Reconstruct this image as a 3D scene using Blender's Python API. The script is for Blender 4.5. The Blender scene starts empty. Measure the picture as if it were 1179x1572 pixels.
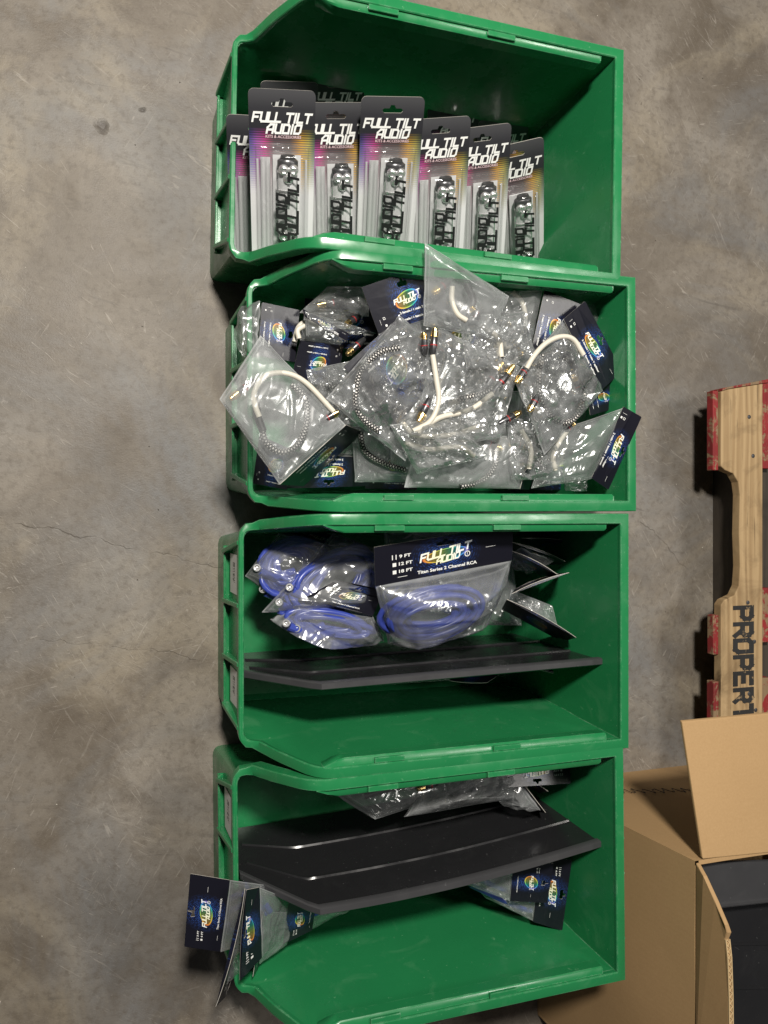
import bpy, math, random
import numpy as np
from mathutils import Vector, Matrix
from mathutils.geometry import tessellate_polygon

random.seed(7)
S = bpy.context.scene
COL = S.collection
R = math.radians

# ------------------------------------------------------------------ camera, world, lamps, exposure
CAM_H, TILT, FPX = 1.05, R(17.1), 1181.0
cd = bpy.data.cameras.new('camera'); cam = bpy.data.objects.new('camera', cd); COL.objects.link(cam)
cam.location = (0, 0, CAM_H); cam.rotation_euler = (0, -TILT, 0)
cd.sensor_width = 36; cd.lens = 36 * FPX / 1572; cd.clip_start = .02; cd.clip_end = 60
S.camera = cam
S.view_settings.view_transform = 'Standard'; S.view_settings.look = 'None'
S.view_settings.exposure = 0; S.view_settings.gamma = 1
W = bpy.data.worlds.new('World'); S.world = W; W.use_nodes = True
W.node_tree.nodes['Background'].inputs[0].default_value = (.95, .97, 1, 1)
W.node_tree.nodes['Background'].inputs[1].default_value = .042
def area(name, loc, target, power, size, color, shape='DISK'):
    l = bpy.data.lights.new(name, 'AREA'); l.shape = shape; l.size = size; l.energy = power; l.color = color
    o = bpy.data.objects.new(name, l); COL.objects.link(o); o.location = loc
    o.rotation_euler = (Vector(target) - Vector(loc)).to_track_quat('-Z', 'Y').to_euler()
    return o
area('work_lamp', (.0, .82, 1.92), (.3, 0, .1), 56, .20, (1, .95, .87))
area('ceiling_lamp', (2.6, .9, 4.2), (.4, 0, 0), 60, .9, (1, .96, .9))
S.cycles.transparent_max_bounces = 28
S.cycles.max_bounces = 8

def P(px, py, z):
    """point of the place at height z that lies on the sight line through a pixel of the photograph"""
    sx, sy = (px - 589.5) / FPX, (786 - py) / FPX
    s, c = math.sin(TILT), math.cos(TILT)
    t = (CAM_H - z) / (c - sx * s)
    return Vector((t * (s + sx * c), t * sy, z))

# ------------------------------------------------------------------ node helpers and materials
def new_mat(name):
    m = bpy.data.materials.new(name); m.use_nodes = True
    nt = m.node_tree
    return m, nt, nt.nodes['Principled BSDF']
def node(nt, typ, **kw):
    n = nt.nodes.new(typ)
    for k, v in kw.items():
        if k in n.inputs: n.inputs[k].default_value = v
        else: setattr(n, k, v)
    return n
def link(nt, a, b): nt.links.new(a, b)
def val(nt, inp, v):
    if isinstance(v, (int, float)): inp.default_value = v
    else: link(nt, v, inp)
def M(nt, op, a, b=0.0, c=None, clamp=False):
    n = nt.nodes.new('ShaderNodeMath'); n.operation = op; n.use_clamp = clamp
    val(nt, n.inputs[0], a); val(nt, n.inputs[1], b)
    if c is not None: val(nt, n.inputs[2], c)
    return n.outputs[0]
def mixc(nt, fac, a, b, blend='MIX'):
    n = nt.nodes.new('ShaderNodeMix'); n.data_type = 'RGBA'; n.blend_type = blend
    val(nt, n.inputs['Factor'], fac)
    for nm, v in (('A', a), ('B', b)):
        s = [i for i in n.inputs if i.name == nm and i.type == 'RGBA'][0]
        if isinstance(v, tuple): s.default_value = v if len(v) == 4 else (*v, 1)
        else: link(nt, v, s)
    return [o for o in n.outputs if o.type == 'RGBA'][0]
def ramp(nt, fac, stops, interp='LINEAR'):
    n = nt.nodes.new('ShaderNodeValToRGB'); cr = n.color_ramp; cr.interpolation = interp
    while len(cr.elements) < len(stops): cr.elements.new(.5)
    for e, (p, c) in zip(cr.elements, stops):
        e.position = p; e.color = (c, c, c, 1) if isinstance(c, (int, float)) else (*c, 1)
    link(nt, fac, n.inputs[0]); return n.outputs[0]
def noise(nt, vec, scale, detail=4, rough=.55, dist=0.0):
    n = node(nt, 'ShaderNodeTexNoise'); n.inputs['Scale'].default_value = scale
    n.inputs['Detail'].default_value = detail; n.inputs['Roughness'].default_value = rough
    n.inputs['Distortion'].default_value = dist
    if vec is not None: link(nt, vec, n.inputs['Vector'])
    return n.outputs['Fac']
def objco(nt): return nt.nodes.new('ShaderNodeTexCoord').outputs['Object']
def uvco(nt): return nt.nodes.new('ShaderNodeTexCoord').outputs['UV']
def mapping(nt, vec, rot=(0, 0, 0), scale=(1, 1, 1), loc=(0, 0, 0)):
    if any(rot):
        n0 = nt.nodes.new('ShaderNodeMapping'); link(nt, vec, n0.inputs[0]); n0.inputs['Rotation'].default_value = rot; vec = n0.outputs[0]
    n = nt.nodes.new('ShaderNodeMapping'); link(nt, vec, n.inputs[0])
    n.inputs['Scale'].default_value = scale; n.inputs['Location'].default_value = loc
    return n.outputs[0]
def bump(nt, bs, h, strength, dist=.001):
    b = nt.nodes.new('ShaderNodeBump'); b.inputs['Strength'].default_value = strength; b.inputs['Distance'].default_value = dist
    link(nt, h, b.inputs['Height']); link(nt, b.outputs[0], bs.inputs['Normal'])
def simple(name, col, rough=.5, metal=0, spec=.5):
    m, nt, b = new_mat(name)
    b.inputs['Base Color'].default_value = (*col, 1); b.inputs['Roughness'].default_value = rough
    b.inputs['Metallic'].default_value = metal; b.inputs['Specular IOR Level'].default_value = spec
    return m

def mat_plastic(name, col, scuff, rough=.34, dust=.14, wear=0):
    m, nt, b = new_mat(name); co = objco(nt)
    n1 = noise(nt, co, 9, 4); n2 = noise(nt, mapping(nt, co, (0, .3, .5), (14, 190, 60)), 1.0, 3, .6)
    n3 = noise(nt, mapping(nt, co, (.2, 0, -.9), (170, 16, 50)), 1.0, 3, .6)
    scr = M(nt, 'MAXIMUM', ramp(nt, n2, [(.69, 0), (.76, 1)]), ramp(nt, n3, [(.70, 0), (.77, 1)]))
    scr = M(nt, 'MULTIPLY', scr, ramp(nt, noise(nt, co, 14, 2), [(.5, 0), (.66, 1)]))
    c = mixc(nt, n1, tuple(x * .86 for x in col), tuple(x * 1.12 for x in col))
    c = mixc(nt, M(nt, 'MULTIPLY', scr, .55), c, scuff)
    sp_ = ramp(nt, noise(nt, co, 260, 2, .5), [(.735, 0), (.77, .5)]); c = mixc(nt, sp_, c, scuff)
    c = mixc(nt, ramp(nt, noise(nt, co, 16, 5, .65, 1.0), [(.55, 0), (.75, dust)]), c, scuff)
    if wear:
        bv = node(nt, 'ShaderNodeBevel'); bv.samples = 4; bv.inputs['Radius'].default_value = .0022
        ge = nt.nodes.new('ShaderNodeNewGeometry'); dt = nt.nodes.new('ShaderNodeVectorMath'); dt.operation = 'DOT_PRODUCT'
        link(nt, bv.outputs[0], dt.inputs[0]); link(nt, ge.outputs['Normal'], dt.inputs[1])
        ed = ramp(nt, dt.outputs['Value'], [(.80, 1), (.97, 0)])
        ed = M(nt, 'MULTIPLY', ed, ramp(nt, noise(nt, co, 55, 5, .7), [(.42, 0), (.62, wear)]))
        c = mixc(nt, ed, c, (.36, .58, .42))
    link(nt, c, b.inputs['Base Color'])
    link(nt, ramp(nt, noise(nt, co, 30, 4), [(.3, rough - .08), (.7, rough + .12)]), b.inputs['Roughness'])
    bump(nt, b, M(nt, 'ADD', M(nt, 'ADD', M(nt, 'MULTIPLY', noise(nt, co, 22, 3), .6), M(nt, 'MULTIPLY', noise(nt, co, 7, 2), 1.6)), M(nt, 'MULTIPLY', scr, .2)), .22, .0015)
    return m
GREEN = mat_plastic('green_plastic', (.016, .185, .062), (.25, .5, .3), .25, .14, .6)
BLACKP = mat_plastic('black_plastic', (.016, .016, .0175), (.16, .16, .16), .22, .03)
GREYP = mat_plastic('grey_plastic', (.045, .045, .048), (.25, .25, .25), .38, .05)
WHITE = simple('white_print', (.82, .82, .80), .45)
INK = simple('black_ink', (.012, .012, .013), .5)
PAPER = simple('paper_edge', (.52, .49, .44), .7)
CREAM = simple('card_back', (.62, .52, .36), .7)
GOLD = simple('gold_metal', (.83, .60, .26), .22, 1)
CHROME = simple('chrome_metal', (.90, .90, .90), .26, .85)
SILVER = simple('silver_insert', (.66, .66, .67), .28, .0)
DKMETAL = simple('dark_metal_barrel', (.10, .10, .105), .3, .8)
RUBBER = simple('black_rubber', (.014, .014, .015), .42)
RED = simple('red_ring', (.35, .02, .02), .4)
WCABLE = simple('white_cable_jacket', (.62, .58, .49), .45)

def mat_braid():
    m, nt, b = new_mat('braided_sleeve'); uv = uvco(nt)
    sp = nt.nodes.new('ShaderNodeSeparateXYZ'); link(nt, uv, sp.inputs[0])
    d = M(nt, 'MULTIPLY', M(nt, 'SINE', M(nt, 'MULTIPLY', sp.outputs[0], math.pi * 1.5)), M(nt, 'SINE', M(nt, 'MULTIPLY', sp.outputs[1], math.pi * 1.5)))
    f = ramp(nt, M(nt, 'ADD', M(nt, 'MULTIPLY', d, .5), .5), [(.66, 0), (.72, 1)])
    link(nt, mixc(nt, f, (.012, .012, .014), (.66, .64, .60)), b.inputs['Base Color']); b.inputs['Roughness'].default_value = .55
    bump(nt, b, d, .4, .0006)
    return m
BRAID = mat_braid()
def mat_blue():
    m, nt, b = new_mat('blue_cable_jacket'); co = objco(nt)
    link(nt, mixc(nt, noise(nt, co, 40, 3), (.028, .045, .25), (.055, .085, .38)), b.inputs['Base Color'])
    b.inputs['Roughness'].default_value = .28; b.inputs['Subsurface Weight'].default_value = 0
    return m
BLUE = mat_blue()

def mat_film(name, haze, gloss=.10, tint=(.96, .97, .97), lo=.05, wr=1.0, fr=.6, seam=True):
    m, nt, b = new_mat(name); nt.nodes.remove(b)
    out = nt.nodes['Material Output']; co = objco(nt)
    tr = node(nt, 'ShaderNodeBsdfTransparent'); tr.inputs[0].default_value = (*tint, 1)
    gl = node(nt, 'ShaderNodeBsdfGlossy'); gl.inputs['Roughness'].default_value = gloss
    df = node(nt, 'ShaderNodeBsdfDiffuse'); df.inputs[0].default_value = (.75, .77, .78, 1)
    tl = node(nt, 'ShaderNodeBsdfTranslucent'); tl.inputs[0].default_value = (.75, .77, .78, 1)
    mm = nt.nodes.new('ShaderNodeMixShader'); mm.inputs[0].default_value = .45
    link(nt, df.outputs[0], mm.inputs[1]); link(nt, tl.outputs[0], mm.inputs[2])
    def ridge(sc, rot, st, dist, p):
        k = noise(nt, mapping(nt, co, rot, st), sc, 1, .4, dist)
        return M(nt, 'POWER', M(nt, 'SUBTRACT', 1, M(nt, 'ABSOLUTE', M(nt, 'MULTIPLY', M(nt, 'SUBTRACT', k, .5), 4.5)), clamp=True), p)
    h = M(nt, 'ADD', M(nt, 'MULTIPLY', ridge(9, (.3, .2, .5), (1, 2.2, 1), 1.2, 1.6), 1.1), M(nt, 'MULTIPLY', ridge(17, (.9, .1, -.8), (1, 2.6, 1), 1.4, 1.3), .6))
    h = M(nt, 'ADD', h, M(nt, 'MULTIPLY', noise(nt, co, 15, 2, .4, .5), .45))
    bp = nt.nodes.new('ShaderNodeBump'); bp.inputs['Strength'].default_value = .42 * wr; bp.inputs['Distance'].default_value = .009
    link(nt, h, bp.inputs['Height'])
    link(nt, bp.outputs[0], gl.inputs['Normal'])
    lw = node(nt, 'ShaderNodeLayerWeight'); lw.inputs['Blend'].default_value = .25; link(nt, bp.outputs[0], lw.inputs['Normal'])
    f1 = M(nt, 'ADD', M(nt, 'MULTIPLY', lw.outputs['Fresnel'], fr), lo, clamp=True)
    hz = M(nt, 'MULTIPLY', ramp(nt, noise(nt, co, 26, 3, .6, .6), [(.3, .45), (.75, 1.3)]), haze, clamp=True)
    if seam:
        sx = nt.nodes.new('ShaderNodeSeparateXYZ'); link(nt, uvco(nt), sx.inputs[0]); eu = M(nt, 'ABSOLUTE', M(nt, 'SUBTRACT', sx.outputs[0], .5)); ev = M(nt, 'ABSOLUTE', M(nt, 'SUBTRACT', sx.outputs[1], .5))
        em = M(nt, 'MAXIMUM', eu, ev); sm = M(nt, 'MAXIMUM', ramp(nt, em, [(.484, 0), (.494, .34)]), M(nt, 'MULTIPLY', ramp(nt, em, [(.455, 0), (.46, .13)]), ramp(nt, em, [(.464, 1), (.469, 0)])))
        hz = M(nt, 'ADD', hz, sm, clamp=True)
    s1 = nt.nodes.new('ShaderNodeMixShader'); link(nt, hz, s1.inputs[0]); link(nt, tr.outputs[0], s1.inputs[1]); link(nt, mm.outputs[0], s1.inputs[2])
    s2 = nt.nodes.new('ShaderNodeMixShader'); link(nt, f1, s2.inputs[0]); link(nt, s1.outputs[0], s2.inputs[1]); link(nt, gl.outputs[0], s2.inputs[2])
    link(nt, s2.outputs[0], out.inputs['Surface'])
    return m
FILM = mat_film('clear_bag_film', .26, .17, lo=.08, wr=.32)
FILMC = mat_film('crinkled_bag_film', .32, .17, lo=.24, wr=.25)
FILMM = mat_film('milky_bag_film', .36, .20, lo=.08, wr=.26)
FILMB = mat_film('thick_milky_bag_film', .27, .20, lo=.08, wr=.4)
DOME = mat_film('clear_blister', .05, .08, tint=(1, 1, 1), lo=.045, wr=.3, fr=.25, seam=False)

def mat_card():
    """printed header card: black with a blue dashed ring pattern and a foil oval, all by UV"""
    m, nt, b = new_mat('printed_header_card'); uv = uvco(nt)
    sp = nt.nodes.new('ShaderNodeSeparateXYZ'); link(nt, uv, sp.inputs[0])
    x = M(nt, 'SUBTRACT', sp.outputs[0], .5); y = M(nt, 'MULTIPLY', M(nt, 'SUBTRACT', sp.outputs[1], .50), .40)
    r = M(nt, 'SQRT', M(nt, 'ADD', M(nt, 'MULTIPLY', x, x), M(nt, 'MULTIPLY', y, y)))
    ang = M(nt, 'ARCTAN2', y, x)
    ring = M(nt, 'SINE', M(nt, 'MULTIPLY', r, 330))
    cb = nt.nodes.new('ShaderNodeCombineXYZ'); link(nt, M(nt, 'MULTIPLY', M(nt, 'ROUND', M(nt, 'MULTIPLY', r, 52.5)), 7.3), cb.inputs[0]); link(nt, M(nt, 'MULTIPLY', ang, 5), cb.inputs[1])
    dash = ramp(nt, noise(nt, cb.outputs[0], 1.6, 2), [(.46, 0), (.52, 1)])
    fall = M(nt, 'POWER', M(nt, 'SUBTRACT', 1, M(nt, 'MULTIPLY', r, 3.7), clamp=True), 1.2)
    f = M(nt, 'MULTIPLY', M(nt, 'MULTIPLY', ramp(nt, ring, [(.1, 0), (.7, 1)]), dash), fall)
    bg = mixc(nt, fall, (.008, .008, .014), (.008, .015, .06))
    c = mixc(nt, f, bg, (.05, .16, .62))
    ex = M(nt, 'DIVIDE', x, .16); ey = M(nt, 'DIVIDE', M(nt, 'SUBTRACT', y, M(nt, 'MULTIPLY', x, .12)), .064)
    e = M(nt, 'SQRT', M(nt, 'ADD', M(nt, 'MULTIPLY', ex, ex), M(nt, 'MULTIPLY', ey, ey)))
    rb = ramp(nt, M(nt, 'ADD', M(nt, 'MULTIPLY', ex, .42), .5), [(.0, (.5, .04, .05)), (.2, (.75, .42, .05)), (.42, (.45, .6, .08)), (.62, (.05, .5, .3)), (.8, (.05, .3, .7)), (1, (.4, .1, .5))])
    inn = mixc(nt, noise(nt, mapping(nt, uv, (0, 0, 0), (60, 20, 1)), 1, 2), (.005, .01, .02), mixc(nt, .55, rb, (.01, .02, .03)))
    c = mixc(nt, ramp(nt, M(nt, 'MULTIPLY', e, .5), [(.485, 1), (.50, 0)]), c, inn)
    c = mixc(nt, M(nt, 'MULTIPLY', ramp(nt, M(nt, 'MULTIPLY', e, .5), [(.45, 0), (.465, 1)]), ramp(nt, M(nt, 'MULTIPLY', e, .5), [(.51, 1), (.53, 0)])), c, rb)
    link(nt, c, b.inputs['Base Color']); b.inputs['Roughness'].default_value = .3
    bump(nt, b, noise(nt, objco(nt), 30, 3), .15, .002)
    return m
CARD = mat_card()
FOIL = None
def mat_foil():
    m, nt, b = new_mat('logo_foil'); uv = uvco(nt)
    sp = nt.nodes.new('ShaderNodeSeparateXYZ'); link(nt, uv, sp.inputs[0])
    link(nt, ramp(nt, sp.outputs[0], [(.30, (.9, .9, .9)), (.42, (.9, .86, .6)), (.52, (.88, .9, .7)), (.62, (.9, .9, .9)), (.7, (.8, .86, .9))]), b.inputs['Base Color'])
    b.inputs['Roughness'].default_value = .35
    return m
FOIL = mat_foil()
def mat_blister_card():
    m, nt, b = new_mat('printed_blister_card'); uv = uvco(nt)
    sp = nt.nodes.new('ShaderNodeSeparateXYZ'); link(nt, uv, sp.inputs[0]); u, v = sp.outputs[0], sp.outputs[1]
    base = ramp(nt, v, [(0, (.62, .62, .63)), (.45, (.66, .66, .67)), (.68, (.12, .12, .125)), (.76, (.022, .022, .026)), (.9, (.035, .035, .04)), (1, (.07, .07, .075))])
    lines = ramp(nt, M(nt, 'SINE', M(nt, 'MULTIPLY', v, 480)), [(.25, .25), (.6, 1)])
    vv = M(nt, 'MULTIPLY', ramp(nt, v, [(.42, 0), (.60, 1), (.72, 1), (.80, 0)]), lines)
    hue = ramp(nt, u, [(.02, (.12, .08, .5)), (.12, (.45, .10, .45)), (.24, (.62, .05, .28)), (.36, (.4, .05, .12)), (.62, (.35, .12, .02)), (.80, (.7, .38, .04)), (.90, (.55, .45, .08)), (1, (.1, .2, .1))])
    side = ramp(nt, M(nt, 'ABSOLUTE', M(nt, 'SUBTRACT', u, .5)), [(.12, .15), (.28, 1), (.42, .9), (.5, .5)])
    link(nt, mixc(nt, M(nt, 'MULTIPLY', vv, side), base, hue), b.inputs['Base Color'])
    b.inputs['Roughness'].default_value = .26
    return m
BCARD = mat_blister_card()

def mat_wood(name, c1, c2, rot=0.0):
    m, nt, b = new_mat(name); co = objco(nt)
    w = node(nt, 'ShaderNodeTexWave'); w.wave_type = 'BANDS'; w.bands_direction = 'X'
    link(nt, mapping(nt, co, (0, 0, rot), (1, .07, .3)), w.inputs['Vector']); w.inputs['Scale'].default_value = 26
    w.inputs['Distortion'].default_value = 9; w.inputs['Detail'].default_value = 3; w.inputs['Detail Scale'].default_value = 1.6
    g = noise(nt, mapping(nt, co, (0, 0, rot), (260, 9, 60)), 1, 3)
    f = M(nt, 'ADD', M(nt, 'MULTIPLY', w.outputs['Fac'], .6), M(nt, 'MULTIPLY', g, .5), clamp=True)
    c = mixc(nt, f, c2, c1)
    st = M(nt, 'ADD', ramp(nt, noise(nt, co, 14, 6, .65, .8), [(.48, 0), (.68, .55)]), ramp(nt, noise(nt, mapping(nt, co, (0, 0, rot), (120, 5, 30)), 1, 4, .7, .6), [(.60, 0), (.66, .6)]), clamp=True)
    c = mixc(nt, st, c, tuple(x * .45 for x in c2))
    link(nt, c, b.inputs['Base Color']); b.inputs['Roughness'].default_value = .75
    bump(nt, b, g, .4, .001)
    return m
WOOD = mat_wood('raw_pine', (.45, .315, .165), (.27, .17, .078))
SHADEW = mat_wood('shade_toned_wood', (.05, .038, .026), (.03, .022, .016))  # near-black colour stands in for the shade in the stringer notch
def mat_paint(name, paint, bare, lo):
    m, nt, b = new_mat(name); co = objco(nt)
    g = noise(nt, mapping(nt, co, (0, 0, 0), (240, 14, 60)), 1, 3); p = noise(nt, co, 34, 6, .7, .8)
    f = ramp(nt, M(nt, 'ADD', M(nt, 'MULTIPLY', p, .75), M(nt, 'MULTIPLY', g, .25)), [(lo, 0), (lo + .05, 1)])
    dk = mixc(nt, ramp(nt, noise(nt, co, 12, 4), [(.35, 0), (.7, .7)]), paint, tuple(x * .35 for x in paint))
    link(nt, mixc(nt, f, dk, mixc(nt, g, bare, tuple(x * .5 for x in bare))), b.inputs['Base Color']); b.inputs['Roughness'].default_value = .7
    bump(nt, b, M(nt, 'ADD', g, M(nt, 'MULTIPLY', f, -.6)), .5, .0012); return m
REDW = mat_paint('worn_red_paint', (.27, .016, .018), (.30, .20, .11), .50)
STENCIL = mat_paint('worn_black_stencil', (.02, .02, .02), (.40, .28, .15), .58)
def mat_cardboard():
    m, nt, b = new_mat('brown_cardboard'); co = objco(nt)
    n = noise(nt, co, 420, 3, .7); k = noise(nt, co, 5, 4)
    c = mixc(nt, n, (.36, .225, .105), (.46, .30, .15)); c = mixc(nt, ramp(nt, k, [(.3, 0), (.8, .4)]), c, (.31, .19, .09))
    fl = node(nt, 'ShaderNodeTexWave'); fl.bands_direction = 'Y'; link(nt, co, fl.inputs[0]); fl.inputs['Scale'].default_value = 45
    link(nt, c, b.inputs['Base Color']); b.inputs['Roughness'].default_value = .75; b.inputs['Specular IOR Level'].default_value = .25
    bump(nt, b, M(nt, 'ADD', M(nt, 'MULTIPLY', k, 3), M(nt, 'MULTIPLY', fl.outputs['Fac'], .03)), .25, .002)
    return m
BOARD = mat_cardboard()
BOARDEDGE = simple('cardboard_edge', (.50, .36, .19), .8)

def mat_floor():
    m, nt, b = new_mat('worn_concrete'); co = objco(nt)
    big = noise(nt, co, 2.6, 7, .62, .9); med = noise(nt, co, 7.5, 8, .66, .7); fine = noise(nt, co, 90, 5, .7); grit = noise(nt, co, 420, 3, .7)
    c = mixc(nt, ramp(nt, big, [(.36, 0), (.64, 1)]), (.120, .099, .076), (.238, .210, .176))
    c = mixc(nt, ramp(nt, med, [(.37, .75), (.55, 0)]), c, (.105, .084, .062))
    c = mixc(nt, ramp(nt, noise(nt, mapping(nt, co, (0, 0, 0), (1, 1, 1), (3, 8, 0)), 3.2, 6, .62, 1.2), [(.50, 0), (.64, .6)]), c, (.29, .248, .185))
    c = mixc(nt, ramp(nt, noise(nt, mapping(nt, co, (0, 0, 0), (1, 1, 1), (9, 2, 0)), 2.6, 6, .65, 1.0), [(.48, 0), (.66, .65)]), c, (.165, .168, .172))
    c = mixc(nt, ramp(nt, fine, [(.30, .6), (.52, 0)]), c, (.10, .082, .064))
    c = mixc(nt, ramp(nt, grit, [(.62, 0), (.8, .45)]), c, (.42, .38, .33))
    # fine swirling scratches at several angles
    scr = None
    for i, (rz, sc, lo) in enumerate([(.5, (150, 15, 1), .61), (-.5, (130, 14, 1), .61), (1.35, (170, 16, 1), .62), (2.2, (140, 18, 1), .62), (-1.0, (120, 13, 1), .61)]):
        s = ramp(nt, noise(nt, mapping(nt, co, (0, 0, rz), sc, (i * 3.1, i * 1.7, 0)), 1, 3, .62, 2.2), [(lo + .01, 0), (lo + .09, .8)])
        s = M(nt, 'MULTIPLY', s, ramp(nt, noise(nt, mapping(nt, co, (0, 0, 0), (1, 1, 1), (i * 5, 2, i)), 4.2, 3), [(.46, 0), (.62, 1)]))
        scr = s if scr is None else M(nt, 'MAXIMUM', scr, s)
    c = mixc(nt, M(nt, 'MULTIPLY', scr, .42), c, (.46, .42, .37))
    dk = ramp(nt, noise(nt, mapping(nt, co, (0, 0, .12), (9, 70, 1)), 1, 4, .6, 1.0), [(.60, 0), (.72, .5)])
    c = mixc(nt, M(nt, 'MULTIPLY', dk, ramp(nt, med, [(.45, 0), (.6, 1)])), c, (.08, .07, .06))
    sepn = nt.nodes.new('ShaderNodeSeparateXYZ')
    vn = node(nt, 'ShaderNodeTexNoise'); vn.inputs['Scale'].default_value = 30; vn.inputs['Detail'].default_value = 7; link(nt, co, vn.inputs['Vector'])
    va = nt.nodes.new('ShaderNodeVectorMath'); va.operation = 'SCALE'; link(nt, vn.outputs['Color'], va.inputs[0]); va.inputs['Scale'].default_value = .026
    vb = nt.nodes.new('ShaderNodeVectorMath'); vb.operation = 'ADD'; link(nt, co, vb.inputs[0]); link(nt, va.outputs[0], vb.inputs[1])
    link(nt, vb.outputs[0], sepn.inputs[0]); X, Y = M(nt, 'SUBTRACT', sepn.outputs[0], .013), M(nt, 'SUBTRACT', sepn.outputs[1], .013)
    crack = None
    for (a, bb, w) in [((20, 800), (345, 872), .0011), ((985, 800), (1105, 925), .0010), ((60, 980), (300, 1010), .0006)]:
        p, q = P(*a, 0), P(*bb, 0); d = (q - p); L = d.length; d /= L
        rx, ry = M(nt, 'SUBTRACT', X, p.x), M(nt, 'SUBTRACT', Y, p.y)
        al = M(nt, 'ADD', M(nt, 'MULTIPLY', rx, d.x), M(nt, 'MULTIPLY', ry, d.y))
        al = M(nt, 'MINIMUM', M(nt, 'MAXIMUM', al, 0), L)
        ex = M(nt, 'SUBTRACT', rx, M(nt, 'MULTIPLY', al, d.x)); ey = M(nt, 'SUBTRACT', ry, M(nt, 'MULTIPLY', al, d.y))
        dist = M(nt, 'SQRT', M(nt, 'ADD', M(nt, 'MULTIPLY', ex, ex), M(nt, 'MULTIPLY', ey, ey)))
        k = M(nt, 'SUBTRACT', 1, M(nt, 'DIVIDE', dist, w), clamp=True)
        crack = k if crack is None else M(nt, 'MAXIMUM', crack, k)
    pit = None
    for (px, py, rr) in [(155, 193, .0075), (224, 170, .0030)]:
        p = P(px, py, 0)
        dx, dy = M(nt, 'SUBTRACT', X, p.x), M(nt, 'SUBTRACT', Y, p.y)
        dist = M(nt, 'SQRT', M(nt, 'ADD', M(nt, 'MULTIPLY', dx, dx), M(nt, 'MULTIPLY', dy, dy)))
        k = M(nt, 'SUBTRACT', 1.4, M(nt, 'DIVIDE', dist, rr), clamp=True)
        pit = k if pit is None else M(nt, 'MAXIMUM', pit, k)
    hole = M(nt, 'MAXIMUM', M(nt, 'MULTIPLY', crack, M(nt, 'MULTIPLY', ramp(nt, noise(nt, co, 24, 3), [(.4, 0), (.6, 1)]), .45)), pit)
    c = mixc(nt, M(nt, 'MULTIPLY', hole, .75), c, (.06, .05, .042))
    link(nt, c, b.inputs['Base Color'])
    link(nt, ramp(nt, med, [(.3, .42), (.7, .66)]), b.inputs['Roughness']); b.inputs['Specular IOR Level'].default_value = .4
    h = M(nt, 'ADD', M(nt, 'ADD', M(nt, 'MULTIPLY', fine, .5), M(nt, 'MULTIPLY', grit, .35)), M(nt, 'ADD', M(nt, 'MULTIPLY', scr, .25), M(nt, 'MULTIPLY', hole, -3)))
    bump(nt, b, h, .5, .0016)
    return m
FLOOR = mat_floor()
def mat_sticker():
    m, nt, b = new_mat('label_paper'); uv = uvco(nt)
    sp = nt.nodes.new('ShaderNodeSeparateXYZ'); link(nt, uv, sp.inputs[0])
    n = noise(nt, mapping(nt, uv, (0, 0, 0), (46, 3, 1)), 1, 2, .7)
    f = M(nt, 'MULTIPLY', ramp(nt, n, [(.5, 0), (.53, 1)]), M(nt, 'MULTIPLY', ramp(nt, sp.outputs[1], [(.33, 0), (.36, 1)]), ramp(nt, sp.outputs[1], [(.62, 1), (.65, 0)])))
    f = M(nt, 'MULTIPLY', f, M(nt, 'MULTIPLY', ramp(nt, sp.outputs[0], [(.2, 0), (.22, 1)]), ramp(nt, sp.outputs[0], [(.72, 1), (.74, 0)])))
    link(nt, mixc(nt, f, (.74, .73, .70), (.03, .03, .03)), b.inputs['Base Color']); b.inputs['Roughness'].default_value = .5
    return m
STICKER = mat_sticker()

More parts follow.
